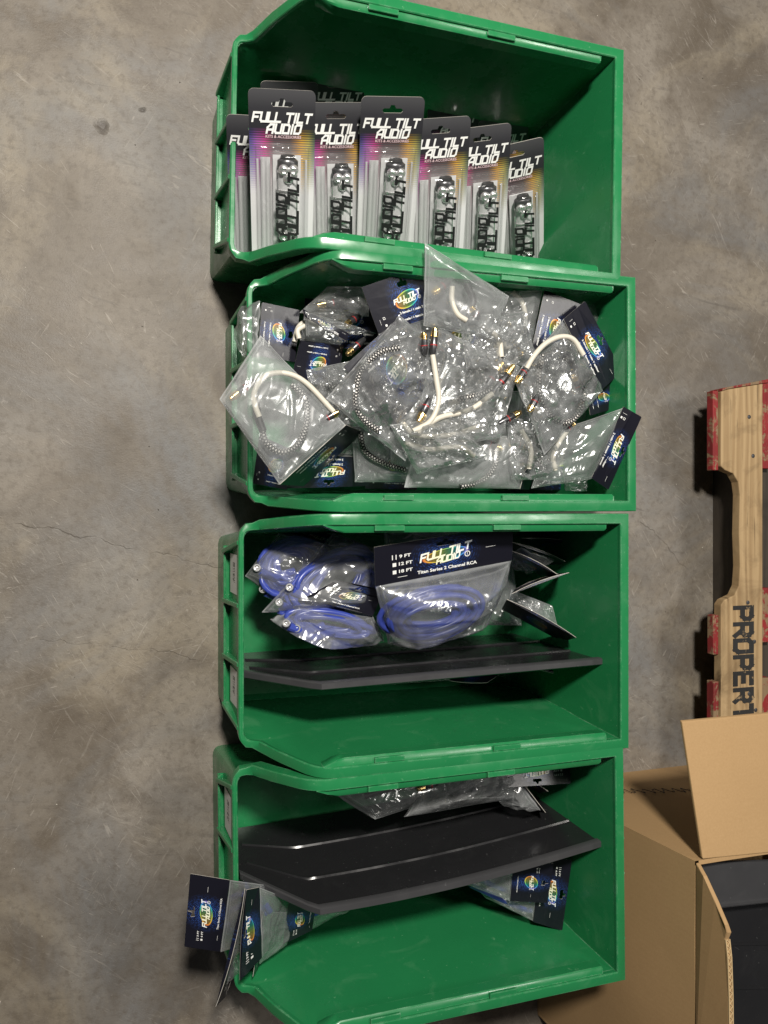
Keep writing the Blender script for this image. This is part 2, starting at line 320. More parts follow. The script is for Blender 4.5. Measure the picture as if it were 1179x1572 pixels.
# ------------------------------------------------------------------ mesh helpers
class MB:
    def __init__(s): s.v, s.f, s.uv, s.mi = [], [], [], []
    def add(s, verts, faces, uvs=None, mi=0):
        o = len(s.v); s.v += [tuple(v) for v in verts]
        for f in faces: s.f.append(tuple(i + o for i in f)); s.mi.append(mi)
        s.uv += list(uvs) if uvs is not None else [(0, 0)] * len(verts)
    def box(s, c, d, rz=0, mi=0, M4=None):
        x, y, z = (k / 2 for k in d); vs = []
        for a, b, e in ((-x, -y, -z), (x, -y, -z), (x, y, -z), (-x, y, -z), (-x, -y, z), (x, -y, z), (x, y, z), (-x, y, z)):
            v = Vector((a, b, e)); v.rotate(Matrix.Rotation(rz, 3, 'Z')); vs.append(v + Vector(c))
        if M4 is not None: vs = [M4 @ v for v in vs]
        s.add(vs, [(3, 2, 1, 0), (4, 5, 6, 7), (0, 1, 5, 4), (1, 2, 6, 5), (2, 3, 7, 6), (3, 0, 4, 7)], mi=mi)
    def rings(s, rings, closed=True, cap0=True, cap1=True, mi=0, uvl=None):
        n = len(rings[0]); vs, fs, uv = [], [], []
        for k, r in enumerate(rings):
            vs += list(r); uv += [((i / n) * 4, (uvl[k] if uvl else k)) for i in range(n)]
        for k in range(len(rings) - 1):
            for i in range(n if closed else n - 1):
                j = (i + 1) % n
                fs.append((k * n + i, k * n + j, (k + 1) * n + j, (k + 1) * n + i))
        if cap0: fs.append(tuple(range(n))[::-1])
        if cap1: fs.append(tuple((len(rings) - 1) * n + i for i in range(n)))
        s.add(vs, fs, uv, mi)
    def tube(s, pts, r, n=10, mi=0, uvscale=None):
        pts = [Vector(p) for p in pts]; rings, L, acc = [], [], 0
        up = Vector((0, 0, 1)); prev = None
        for k, p in enumerate(pts):
            t = (pts[min(k + 1, len(pts) - 1)] - pts[max(k - 1, 0)]).normalized()
            if prev is None:
                a = up if abs(t.z) < .9 else Vector((1, 0, 0)); side = t.cross(a).normalized()
            else: side = (prev - t * prev.dot(t)).normalized()
            prev = side; nn = t.cross(side)
            rk = r(k / (len(pts) - 1)) if callable(r) else r
            rings.append([p + side * math.cos(q) * rk + nn * math.sin(q) * rk for q in (2 * math.pi * i / n for i in range(n))])
            if k: acc += (p - pts[k - 1]).length
            L.append(acc * (uvscale or 300))
        s.rings(rings, mi=mi, uvl=L)
    def lathe(s, p0, d, prof, n=14, mi=0):
        d = Vector(d).normalized(); a = Vector((0, 0, 1)) if abs(d.z) < .9 else Vector((1, 0, 0))
        x = d.cross(a).normalized(); y = d.cross(x)
        s.rings([[Vector(p0) + d * l + (x * math.cos(q) + y * math.sin(q)) * r for q in (2 * math.pi * i / n for i in range(n))] for l, r in prof], mi=mi)
    def build(s, name, mats, parent=None, smooth=True, angle=35):
        me = bpy.data.meshes.new(name); me.from_pydata(s.v, [], s.f); 
        if not isinstance(mats, (list, tuple)): mats = [mats]
        for m in mats: me.materials.append(m)
        ul = me.uv_layers.new(name='UVMap'); li = np.empty(len(me.loops), dtype=np.int32); me.loops.foreach_get('vertex_index', li)
        ul.data.foreach_set('uv', np.array(s.uv, dtype=np.float32)[li].ravel())
        me.polygons.foreach_set('material_index', np.array(s.mi, dtype=np.int32))
        if smooth:
            me.polygons.foreach_set('use_smooth', np.ones(len(me.polygons), dtype=bool)); me.set_sharp_from_angle(angle=R(angle))
        me.validate(); me.update()
        o = bpy.data.objects.new(name, me); COL.objects.link(o)
        if parent is not None: o.parent = parent
        return o
def empty(name, label, cat, group=None, loc=(0, 0, 0), rz=0):
    o = bpy.data.objects.new(name, None); COL.objects.link(o); o.empty_display_size = .02
    o.location = loc; o.rotation_euler = (0, 0, rz); o['label'] = label; o['category'] = cat
    if group: o['group'] = group
    return o
def tag(o, label, cat, group=None):
    o['label'] = label; o['category'] = cat
    if group: o['group'] = group
    return o
def spline(pts, k=8):
    pts = [Vector(p) for p in pts]
    if len(pts) < 3: return [pts[0].lerp(pts[-1], i / k) for i in range(k + 1)]
    q = [pts[0] * 2 - pts[1]] + pts + [pts[-1] * 2 - pts[-2]]; out = []
    for i in range(1, len(q) - 2):
        a, b, c, d = q[i - 1:i + 3]
        for j in range(k):
            t = j / k
            out.append(.5 * ((2 * b) + (c - a) * t + (2 * a - 5 * b + 4 * c - d) * t * t + (3 * b - a - 3 * c + d) * t ** 3))
    out.append(q[-2]); return out
def add_bevel(o, w, seg=2):
    m = o.modifiers.new('bevel', 'BEVEL'); m.width = w; m.segments = seg; m.limit_method = 'ANGLE'; m.angle_limit = R(40)

# lettering: an angular stroke alphabet for the maker's name and stencils, Blender's own font for the rest
GL = {'F': [[(0, 0), (0, 1), (.8, 1)], [(0, .5), (.6, .5)]], 'U': [[(0, 1), (0, .2), (.18, 0), (.8, 0), (.8, 1)]], 'L': [[(0, 1), (0, 0), (.7, 0)]],
      'T': [[(0, 1), (.85, 1)], [(.43, 1), (.43, 0)]], 'I': [[(.1, 1), (.1, 0)]], 'A': [[(0, 0), (.0, .62), (.34, 1), (.8, 1), (.8, 0)], [(0, .38), (.8, .38)]],
      'D': [[(0, 0), (0, 1), (.62, 1), (.8, .8), (.8, 0), (0, 0)]], 'O': [[(0, 0), (0, .8), (.18, 1), (.8, 1), (.8, .2), (.62, 0), (0, 0)]], ' ': [],
      'P': [[(0, 0), (0, 1), (.62, 1), (.8, .85), (.8, .6), (.62, .45), (.12, .45)]], 'R': [[(0, 0), (0, 1), (.62, 1), (.8, .85), (.8, .6), (.62, .45), (.12, .45)], [(.42, .42), (.8, 0)]],
      'E': [[(.75, 1), (0, 1), (0, 0), (.75, 0)], [(.05, .5), (.6, .5)]], 'Y': [[(0, 1), (.4, .5), (.8, 1)], [(.4, .45), (.4, 0)]]}
GW = {'I': .2, ' ': .25, 'L': .7, 'T': .85}
def strokes(text, h, sw, shear=.25, sx=1.0, gap=.28, jog=0.0):
    """quads in a plane: list of (verts, faces); origin at the centre of the line"""
    x = 0; vs, fs, k = [], [], 0
    for ci, ch in enumerate(text):
        for line in GL[ch]:
            for (a, b) in zip(line[:-1], line[1:]):
                a, b = Vector(a), Vector(b); d = (b - a).normalized(); n = Vector((-d.y, d.x)) * sw / 2
                e = d * sw / 2 * .98; o = len(vs); k += 1
                for p in (a - e - n, b + e - n, b + e + n, a - e + n):
                    vs.append(((x + p.x + shear * p.y) * sx, p.y, k * .0000012))
                fs.append((o, o + 1, o + 2, o + 3))
        x += GW.get(ch, .8) + gap
    w = (x - gap) * sx
    return [((a - w / 2) * h, (b - .5) * h, c + 0) for a, b, c in vs], fs
_fc = {}
def fonttext(text, h, bold=.02, shear=0, sx=1.0):
    key = (text, bold, shear)
    if key not in _fc:
        cu = bpy.data.curves.new('text', 'FONT'); cu.body = text; cu.size = 1; cu.offset = bold; cu.shear = shear; cu.resolution_u = 2
        cu.align_x = 'CENTER'; cu.align_y = 'CENTER'
        o = bpy.data.objects.new('text', cu); COL.objects.link(o); dg = bpy.context.evaluated_depsgraph_get(); dg.update()
        me = bpy.data.meshes.new_from_object(o.evaluated_get(dg))
        _fc[key] = ([tuple(v.co) for v in me.vertices], [tuple(p.vertices) for p in me.polygons])
        bpy.data.objects.remove(o); bpy.data.meshes.remove(me); bpy.data.curves.remove(cu)
    v, f = _fc[key]
    return [(a * h * sx, b * h, 0) for a, b, c in v], f

# ------------------------------------------------------------------ patches: bent sheets spanned between four corners
class Patch:
    """A top left, B top right, C bottom right, D bottom left as its print is read; u to the right, v down"""
    def __init__(s, A, B, C, D, curl=0.0, curlv=0.0, flip=None):
        s.A, s.B, s.C, s.D = (Vector(p) for p in (A, B, C, D)); s.curl, s.curlv = curl, curlv
        s.w = ((s.B - s.A).length + (s.C - s.D).length) / 2; s.h = ((s.D - s.A).length + (s.C - s.B).length) / 2
        s.n = ((s.B - s.A) + (s.C - s.D)).cross((s.A - s.D) + (s.B - s.C)).normalized()
    def at(s, u, v, n=0.0):
        p = (s.A * (1 - u) + s.B * u) * (1 - v) + (s.D * (1 - u) + s.C * u) * v
        return p + s.n * (n + s.curl * 4 * u * (1 - u) + s.curlv * 4 * v * (1 - v))
    def local(s, x, y, n=0.0):     # metres from the centre, y upwards
        return s.at(.5 + x / s.w, .5 - y / s.h, n)

def rrect(w, h, r, n=4):
    out = []
    for cx, cy, a0 in ((w / 2 - r, h / 2 - r, 0), (-w / 2 + r, h / 2 - r, 90), (-w / 2 + r, -h / 2 + r, 180), (w / 2 - r, -h / 2 + r, 270)):
        for i in range(n + 1):
            a = R(a0 + 90 * i / n); out.append((cx + r * math.cos(a), cy + r * math.sin(a)))
    return out
def dens(poly, step):
    out = []
    for (a, b) in zip(poly, poly[1:] + poly[:1]):
        n = max(1, int(math.dist(a, b) / step))
        out += [(a[0] + (b[0] - a[0]) * i / n, a[1] + (b[1] - a[1]) * i / n) for i in range(n)]
    return out
def hang_hole(cx, cy, w, h):
    """euro slot: a rounded slot with a bump above its middle"""
    b = [(-.5, -.2), (-.42, -.5), (.42, -.5), (.5, -.2), (.5, .0), (.42, .25), (.16, .25), (.09, .8), (-.09, .8), (-.16, .25), (-.42, .25), (-.5, .0)]
    return [(cx + x * w, cy + y * h) for x, y in b]
def sheet(mb, patch, outline, holes, thick, off=0.0, mi_front=0, mi_edge=1, mi_back=0):
    """a stiff sheet with real holes; outline and holes in metres from the patch centre"""
    loops = [outline] + holes; flat = [p for l in loops for p in l]
    tris = tessellate_polygon([[Vector((x, y, 0)) for x, y in l] for l in loops])
    fr = [patch.local(x, y, off + thick / 2) for x, y in flat]; bk = [patch.local(x, y, off - thick / 2) for x, y in flat]
    uv = [(.5 + x / patch.w, .5 + y / patch.h) for x, y in flat]
    def orient(t):
        a, b, c = (flat[i] for i in t); return t if (b[0] - a[0]) * (c[1] - a[1]) - (b[1] - a[1]) * (c[0] - a[0]) > 0 else t[::-1]
    T = [orient(tuple(t)) for t in tris]
    mb.add(fr, T, uv, mi_front); mb.add(bk, [t[::-1] for t in T], uv, mi_back)
    o = 0
    for l in loops:
        n = len(l); idx = range(n)
        mb.add(fr[o:o + n] + bk[o:o + n], [(i, (i + 1) % n, n + (i + 1) % n, n + i) for i in idx], None, mi_edge); o += n

def film_sheet(patch, nu, nv, puff, seed, folds, amp, sign=1, droop=0.0, ragged=.0, pin=True):
    rs = np.random.RandomState(seed)
    U, V = np.meshgrid(np.linspace(0, 1, nu), np.linspace(0, 1, nv))
    env = np.clip(4 * U * (1 - U), 0, 1) ** .55 * np.clip(V * 5, 0, 1) ** .6 * np.clip((1 - V) * 6, 0, 1) ** .6
    H = puff * env * (1 + .25 * np.sin(3 * U + seed) * np.cos(4 * V + seed))
    asp = patch.h / max(patch.w, 1e-4)
    for k in range(folds):
        u0, v0, a = rs.rand(), rs.rand(), rs.rand() * math.pi
        l, w, am = rs.uniform(.2, .8), rs.uniform(.04, .16), amp * rs.uniform(.4, 1.3) * rs.choice([1, 1, -.7])
        du, dv = U - u0, (V - v0) * asp; s_ = du * math.cos(a) + dv * math.sin(a); d_ = -du * math.sin(a) + dv * math.cos(a) + .35 * s_ * s_ * rs.uniform(-1, 1)
        H += am * np.exp(-(s_ / l) ** 2) * np.maximum(0, 1 - np.abs(d_) / w) * (.25 + .75 * env)
    if amp >= .0039 or (amp >= .003 and folds >= 60):      # crumpled: flat facets between sharp creases
        nf = 10
        for k in range(nf):
            a, wl, ph = rs.rand() * math.pi, rs.uniform(.16, .5), rs.rand()
            t = (U * math.cos(a) + V * asp * math.sin(a) + .05 * np.sin(5 * U + 4 * V + k)) / wl + ph
            H += amp * .62 * (wl / .24) * (2 * np.abs(2 * (t - np.floor(t + .5))) - 1) * (.2 + .8 * env) * (.35 + .65 * (np.sin(4.1 * U + k * 2.1 + seed) * np.sin(3.7 * V + k * 1.3) > -.15))
    D_ = rs.randn(6); edge = 1 - env
    wob = ragged * edge * (np.sin(9 * U + D_[0] * 3) * .5 + np.sin(17 * V + D_[1] * 3) * .35 + np.sin(23 * (U + V) + D_[2]) * .3)
    H = H * sign + wob + droop * (V ** 2) + (.0004 * sign)
    Uw = U + edge * ragged * 2.0 * np.sin(7 * V + D_[3] * 2); Vw = V + edge * ragged * 2.0 * np.sin(8 * U + D_[4] * 2) * (V > .5)
    A, B, C, D, N = (np.array(p) for p in (patch.A, patch.B, patch.C, patch.D, patch.n))
    u, v = Uw[..., None], Vw[..., None]
    pts = (A * (1 - u) + B * u) * (1 - v) + (D * (1 - u) + C * u) * v + N * (H + patch.curl * 4 * U * (1 - U))[..., None]
    idx = np.arange(nu * nv).reshape(nv, nu)
    f = np.stack([idx[:-1, :-1], idx[1:, :-1], idx[1:, 1:], idx[:-1, 1:]], -1).reshape(-1, 4)
    return pts.reshape(-1, 3).tolist(), f.tolist(), np.stack([U, 1 - V], -1).reshape(-1, 2).tolist()

def PQ(q): return [P(*p) for p in q]

def lettering_for(patch, kind, sizes, full=True, off=.0009):
    """white print of the header card; logo letters in a foil of their own"""
    w, h = patch.w, patch.h; wm, lm = MB(), MB()
    def put(mb, vf, x, y, rot=0.0, n=off):
        v, f = vf; c, s = math.cos(rot), math.sin(rot)
        vv = [(x + a * c - b * s, y + a * s + b * c, n + d) for a, b, d in v]
        mb.add([patch.local(a, b, d) for a, b, d in vv], f, [(.5 + a / w, .5 + b / h) for a, b, d in vv])
    def bar(x, y, bw, bh): put(wm, ([(-bw / 2, -bh / 2, 0), (bw / 2, -bh / 2, 0), (bw / 2, bh / 2, 0), (-bw / 2, bh / 2, 0)], [(0, 1, 2, 3)]), x, y)
    k = w / .165
    put(lm, strokes('FULL TILT', .0078 * k, .27, .3, 1.0, .22), -.001 * k, .004 * k, .12, off + .0002)
    put(lm, strokes('AUDIO', .0062 * k, .27, .3, 1.0, .24), .002 * k, -.0040 * k, .12, off + .0003)
    ring = [(.0035 * k * math.cos(a) * r, .0035 * k * math.sin(a) * r, 0) for r in (1, .72) for a in (2 * math.pi * i / 14 for i in range(14))]
    put(wm, (ring, [(i, (i + 1) % 14, 14 + (i + 1) % 14, 14 + i) for i in range(14)]), .026 * k, -.003 * k)
    put(wm, fonttext('1', .0045 * k), .026 * k, -.003 * k)
    sq = .0042 * k
    if kind == 'rca':
        for i, t in enumerate(sizes):
            y = h * .5 - h * .34 - i * .0085 * k
            if i == 0:
                for dx in (-.5, .5): bar(-w * .365 + dx * sq, y, sq * .25, sq * 1.3)
            else: bar(-w * .365, y, sq, sq)
            put(wm, fonttext(t, .0050 * k, .03, 0, 1.45), -w * .29, y)
        put(wm, fonttext('Titan Series 2 Channel RCA', .0052 * k, .03, 0, 1.2), .002, -h * .5 + h * .15)
        bar(-w * .31, -h * .5 + h * .13, .011 * k, .0005 * k); bar(w * .33, h * .02, .012 * k, .0005 * k)
    else:
        for i, t in enumerate(sizes):
            y = -h * .5 + h * (.26 - .15 * i)
            if i == 0:
                for (dx, dy, a, b) in ((-.5, 0, .2, 1.2), (.5, 0, .2, 1.2), (0, .5, 1, .2), (0, -.5, 1, .2)): bar(-w * .37 + dx * sq, y + dy * sq, sq * a, sq * b)
            else: bar(-w * .37, y, sq, sq)
            put(wm, fonttext(t, .0062 * k, .03, 0, 1.1), .012 * k, y)
        bar(-w * .43, -h * .5 + h * .2, .0005 * k, .011 * k); bar(w * .40, h * .15, .012 * k, .0005 * k)
    return wm, lm
Y_LINES = ('2 female / 1 male Y splitter', '2 male / 1 female Y splitter')
def add_card(root, patch, kind='split', sizes=Y_LINES, back=CREAM, hole=True, print_=True, torn=False):
    mb = MB(); w, h = patch.w, patch.h
    hl = []
    if hole:
        hl = [hang_hole(0, h * .5 - h * .17, w * .135, min(h * .14, .008))]
        if torn: hl = [[(x * (1.25 if y > h * .35 else 1) + .001 * math.sin(i * 5), y + (.002 * math.sin(i * 7)) + (.003 if i in (7, 8) else 0)) for i, (x, y) in enumerate(hl[0])]]
    sheet(mb, patch, dens(rrect(w, h, .0012, 2), .012), hl, .0005)
    o = mb.build('header_card', [CARD, PAPER], root, smooth=False)
    if print_:
        wm, lm = lettering_for(patch, kind, sizes)
        wm.build('lettering', WHITE, o, smooth=False); lm.build('logo_lettering', FOIL, o, smooth=False)
    return o
def add_film(root, patch, puff, seed, mat=None, folds=14, amp=.0026, ragged=.0015, nu=64, nv=68, droop=0, back=True):
    mb = MB(); v, f, uv = film_sheet(patch, nu, nv, puff, seed, folds, amp, 1, droop, ragged); mb.add(v, f, uv)
    if back:
        v, f, uv = film_sheet(patch, nu // 2, nv // 2, puff * .7, seed + 50, 4, min(amp, .002), -1, droop, ragged); mb.add(v, [q[::-1] for q in f], uv)
    return mb.build('clear_bag', mat or FILM, root, angle=22 if amp >= .0039 else 50)
def add_cable(root, pts, mat, r=.0032, name='cable'):
    mb = MB(); mb.tube(spline([P(p[0], p[1], p[2] - (.004 if mat is WCABLE else .008)) for p in pts], 8), r, 10, uvscale=8 / (2 * math.pi * r) * .5 * 2); return mb.build(name, mat, root, angle=60)
def add_connector(root, p, q, rad=.0042, tip=GOLD):
    a, b = P(p[0], p[1], p[2] - .006), P(q[0], q[1], q[2] - .006); d = b - a; L = d.length
    mb = MB(); mb.lathe(a, d, [(0, rad * .55), (L * .12, rad * .8), (L * .3, rad), (L * .66, rad), (L * .68, rad * .9)], mi=0)
    mb.lathe(a, d, [(L * .38, rad * 1.02), (L * .40, rad * 1.04), (L * .42, rad * 1.02)], mi=1)
    mb.lathe(a, d, [(L * .66, rad * .8), (L * .68, rad * 1.02), (L * .86, rad * 1.02), (L * .88, rad * .75), (L * .97, rad * .72), (L, rad * .4)], mi=2)
    return mb.build('connector', [DKMETAL, RED, tip], root)

# ------------------------------------------------------------------ floor
mb = MB(); mb.add([(-4, -4, 0), (5, -4, 0), (5, 4, 0), (-4, 4, 0)], [(0, 1, 2, 3)])
fl = mb.build('floor', FLOOR, smooth=False); fl['kind'] = 'structure'; fl['label'] = 'worn brown grey concrete warehouse floor'

mb = MB(); rg = random.Random(3)
for i in range(170):
    x, y = rg.uniform(-.28, 1.15), rg.uniform(-.85, .9); r = rg.uniform(.0005, .0013) * (1.8 if rg.random() < .06 else 1); a = rg.random() * 6.28; st = rg.choice((1, 1, 1.5, 2.6))
    vs = [(x + r * st * math.cos(a), y + r * st * math.sin(a), .0002), (x + r * math.cos(a + 2), y + r * math.sin(a + 2), .0002), (x + r * math.cos(a + 4), y + r * math.sin(a + 4), .0002), (x, y, r * .9)]
    mb.add(vs, [(0, 1, 3), (1, 2, 3), (2, 0, 3)], None, 0 if rg.random() < .6 else 1)
gr = mb.build('grit', [simple('pale_grit', (.55, .51, .44), .8), simple('dark_grit', (.06, .05, .04), .8)], smooth=False); gr['kind'] = 'stuff'; gr['label'] = 'pale and dark specks of grit on the concrete'

# ------------------------------------------------------------------ green stacking bins
BH, BL, LIP = .254, .468, .155
def hw(z): return .112 + .0185 * z / BH + (.0015 if z > .15 else 0)
def fx(z): return .0045 + .0120 * min(z, LIP) / LIP
def bx(z): return BL - .036 + .025 * z / BH
def plan(z, t=0.0):
    h, f, b = hw(z) - t, fx(z) + t, bx(z) - t
    half = [(f, 0), (f, h * .5), (f, h - .012), (f + .0012, h - .0065), (f + .0035, h - .0028), (f + .0075, h - .0008), (f + .014, h), (f + .022, h), (.055, h), (.078, h), (.086, h), (.094, h), (.104, h), (.2, h), (.3, h), (b, h), (b, 0)]
    return half + [(x, -y) for x, y in half[-2:0:-1]]
TOPH = [LIP] * 6 + [LIP + .001, LIP + .006, .196, .236, .2455, .251, BH] + [BH] * 4
TOP = TOPH + TOPH[-2:0:-1]
def ring_at(zf, t=0.0):
    out = []
    for i, zt in enumerate(TOP):
        z = zf(zt); out.append(Vector((*plan(z, t)[i], z)))
    return out
def make_bin(label, loc, rz, stickers=()):
    root = empty('storage_bin', label, 'storage bin', 'green storage bins standing in a row', loc, rz)
    mb = MB(); t = .0032
    outs = [ring_at(lambda zt: 0), ring_at(lambda zt: .147), ring_at(lambda zt: max(.1505, zt * .7) if zt > LIP + .01 else .1505), ring_at(lambda zt: zt)]
    ins = [ring_at(lambda zt: zt, t), ring_at(lambda zt: max(.1505, zt * .7) if zt > LIP + .01 else .1505, t), ring_at(lambda zt: .147, t), ring_at(lambda zt: .012, t), ring_at(lambda zt: .005, t + .006)]
    mb.rings(outs + ins, cap0=True, cap1=True)
    mb.build('shell', GREEN, root, angle=28)
    # rim: a rolled flange swept round the top edge
    top = ring_at(lambda zt: zt); n = len(top); prof = [(-.0036, -.005), (-.0037, .0012), (-.0028, .0023), (.0030, .0024), (.0078, .0014), (.0086, .0004), (.0088, -.0110), (.0070, -.0112), (.0068, -.0018), (.0004, -.0030)]
    rings = []
    for i, p in enumerate(top):
        a, b = top[i - 1], top[(i + 1) % n]; d1 = Vector((p.x - a.x, p.y - a.y, 0)).normalized(); d2 = Vector((b.x - p.x, b.y - p.y, 0)).normalized(); d = (d1 + d2).normalized(); nrm = Vector((-d.y, d.x, 0)) * (-1 / max(.6, d.dot(d1)))
        c = Vector((.22, 0, p.z))
        if nrm.dot(p - c) < 0: nrm = -nrm
        tz = (b - a).normalized(); up = nrm.normalized().cross(tz).normalized(); up = up if up.z > 0 else -up
        fk = .3 if p.x < .0215 else (.6 if p.x < .035 else 1); rings.append([p + nrm * (q if q < 0 else q * fk) + up * w for q, w in prof])
    rings.append(rings[0]); mb = MB(); mb.rings(rings, cap0=False, cap1=False); mb.build('rim', GREEN, root, angle=32)
    # inner rails of the long sides, each with two stacking tabs
    for sg in (1, -1):
        mb = MB(); h = (hw(BH) - .0032) * sg
        pr = [(.001, -.0008), (-.0068, -.0014), (-.0086, -.0030), (-.0088, -.0170), (-.0062, -.0195), (.002, -.0205)]
        mb.rings([[Vector((x, h + a * sg * sc, BH + b)) for a, b in pr] for x, sc in ((.092, .10), (.104, .75), (.116, 1), (BL - .034, 1), (BL - .032, .85))]); mb.build('side_rail', GREEN, root, angle=40)
        for x in (.165, .305):
            tb = MB(); tb.box((x, (hw(BH) - .0070) * sg, BH + .0006), (.034, .0060, .0036)); o = tb.build('stacking_tab', GREEN, root, smooth=False); add_bevel(o, .0006, 1)
    # small joints of the back flange
    for y in (-.09, -.055, -.012, .03, .075, .1):
        tb = MB(); tb.box((bx(BH) + .0065, y, BH + .0010), (.0035, .0022, .0010)); tb.build('flange_joint', GREEN, root, smooth=False)
    # label holder frame of the front: ledge, ribs
    mb = MB(); wl = 2 * (hw(.08) - .017); mb.box((.0112, 0, .0790), (.0150, wl, .0030)); mb.box((.0052, 0, .0835), (.0030, wl - .001, .0060)); o = mb.build('front_ledge', GREEN, root, smooth=False); add_bevel(o, .0008, 1)
    for y in (-.094, -.034, .034, .094):
        mb = MB(); y2 = y * (1.14 if abs(y) > .09 else 1)
        a, b = Vector((fx(.083) + .001, y, .083)), Vector((fx(.152) + .001, y2, .152))
        vs = [Vector((p.x - q, p.y + s * .0028, p.z)) for p in (a, b) for q, s in ((0, -1), (0, 1), (.0105 if p is a else .0045, 1), (.0105 if p is a else .0045, -1))]
        mb.add(vs, [(0, 1, 2, 3), (7, 6, 5, 4), (0, 4, 5, 1), (1, 5, 6, 2), (2, 6, 7, 3), (3, 7, 4, 0)]); o = mb.build('front_rib', GREEN, root, smooth=False); add_bevel(o, .0012)
    for (y0, y1) in stickers:
        mb = MB(); z0, z1 = .094, .142
        mb.add([(fx(z) - .0007, y, z) for z, y in ((z0, y1), (z0, y0), (z1, y0), (z1, y1))], [(0, 1, 2, 3)], [(0, 0), (1, 0), (1, 1), (0, 1)])
        mb.build('label_sticker', STICKER, root, smooth=False)
    return root
X0 = .0800
BINS = [('green bin of blister packs, farthest from the cardboard box', (X0 - .003, .4205, 0), R(-1.0), ()),
        ('green bin overflowing with clear bags of white and braided cables', (X0 + .016, .1400, 0), R(.2), ((.006, .028),)),
        ('green bin holding bags of blue cable above a black divider', (X0 + .006, -.1425, 0), 0, ((.045, .092), (-.088, -.045))),
        ('green bin with dark header cards hanging out over its front lip', (X0 + .000, -.4245, 0), R(.6), ((.04, .090),))]
bins = [make_bin(*b) for b in BINS]

# ------------------------------------------------------------------ black dividers
def divider_mesh(bow=0.0, lean=0.0, ztop=.216, zbot=.012, rib_z=(.35, .7), side=1):
    nx, nz = 40, 8; xs = [.022 + (BL - .050) * i / (nx - 1) for i in range(nx)]
    def top(x): return min(ztop, .128 + (x - .022) * (ztop - .128) / .072) if x < .094 else ztop
    def pos(x, f, off):
        k = (x - .022) / (BL - .050); z = zbot + (top(x) - zbot) * f
        return Vector((x + .018 * (f if x > .2 else 0) * k, bow * math.sin(math.pi * min(1, max(0, k))) * (.4 + .6 * f) + lean * (z - zbot) + off, z))
    plate = MB(); T = .0034
    for off, fl in ((T / 2, False), (-T / 2, True)):
        vs = [pos(x, j / (nz - 1), off) for j in range(nz) for x in xs]
        fs = [(j * nx + i, j * nx + i + 1, (j + 1) * nx + i + 1, (j + 1) * nx + i) for j in range(nz - 1) for i in range(nx - 1)]
        plate.add(vs, [f[::-1] if not fl else f for f in fs])
    bead = MB(); path = [pos(xs[0], f, 0) for f in (0, .5)] + [pos(x, 1, 0) for x in xs] + [pos(xs[-1], f, 0) for f in (.9, .6, .3, 0)]
    bead.rings([[p + Vector((0, dy, dz)) for dy, dz in ((-.0045, -.0075), (.0045, -.0075), (.0045, -.0012), (.003, .0012), (-.003, .0012), (-.0045, -.0012))] for p in path])
    ribs = []
    for rf in rib_z:
        m = MB(); m.rings([[pos(x, rf, T / 2 * side) + Vector((0, dy * side, dz)) for dy, dz in ((0, -.003), (.0022, -.0018), (.0022, .0018), (0, .003))] for x in xs[1:-1]], cap0=True, cap1=True); ribs.append(m)
    return plate, bead, ribs
def divider(label, loc, rz, **kw):
    root = empty('bin_divider', label, 'divider', 'black plastic bin dividers', loc, rz)
    p, b, r = divider_mesh(**kw); p.build('plate', BLACKP, root); b.build('edge_bead', GREYP, root)
    for m in r: m.build('rib', BLACKP, root)
    return root
divider('straight black plastic divider standing under the bags of blue cable', (X0 + .006, -.190, .005), R(1.2), lean=-.02)
divider('bowed black plastic divider with two long ribs, in the bin nearest the cardboard box', (X0 + .002, -.423, .005), R(4.0), bow=-.010, lean=-.07, ztop=.222)

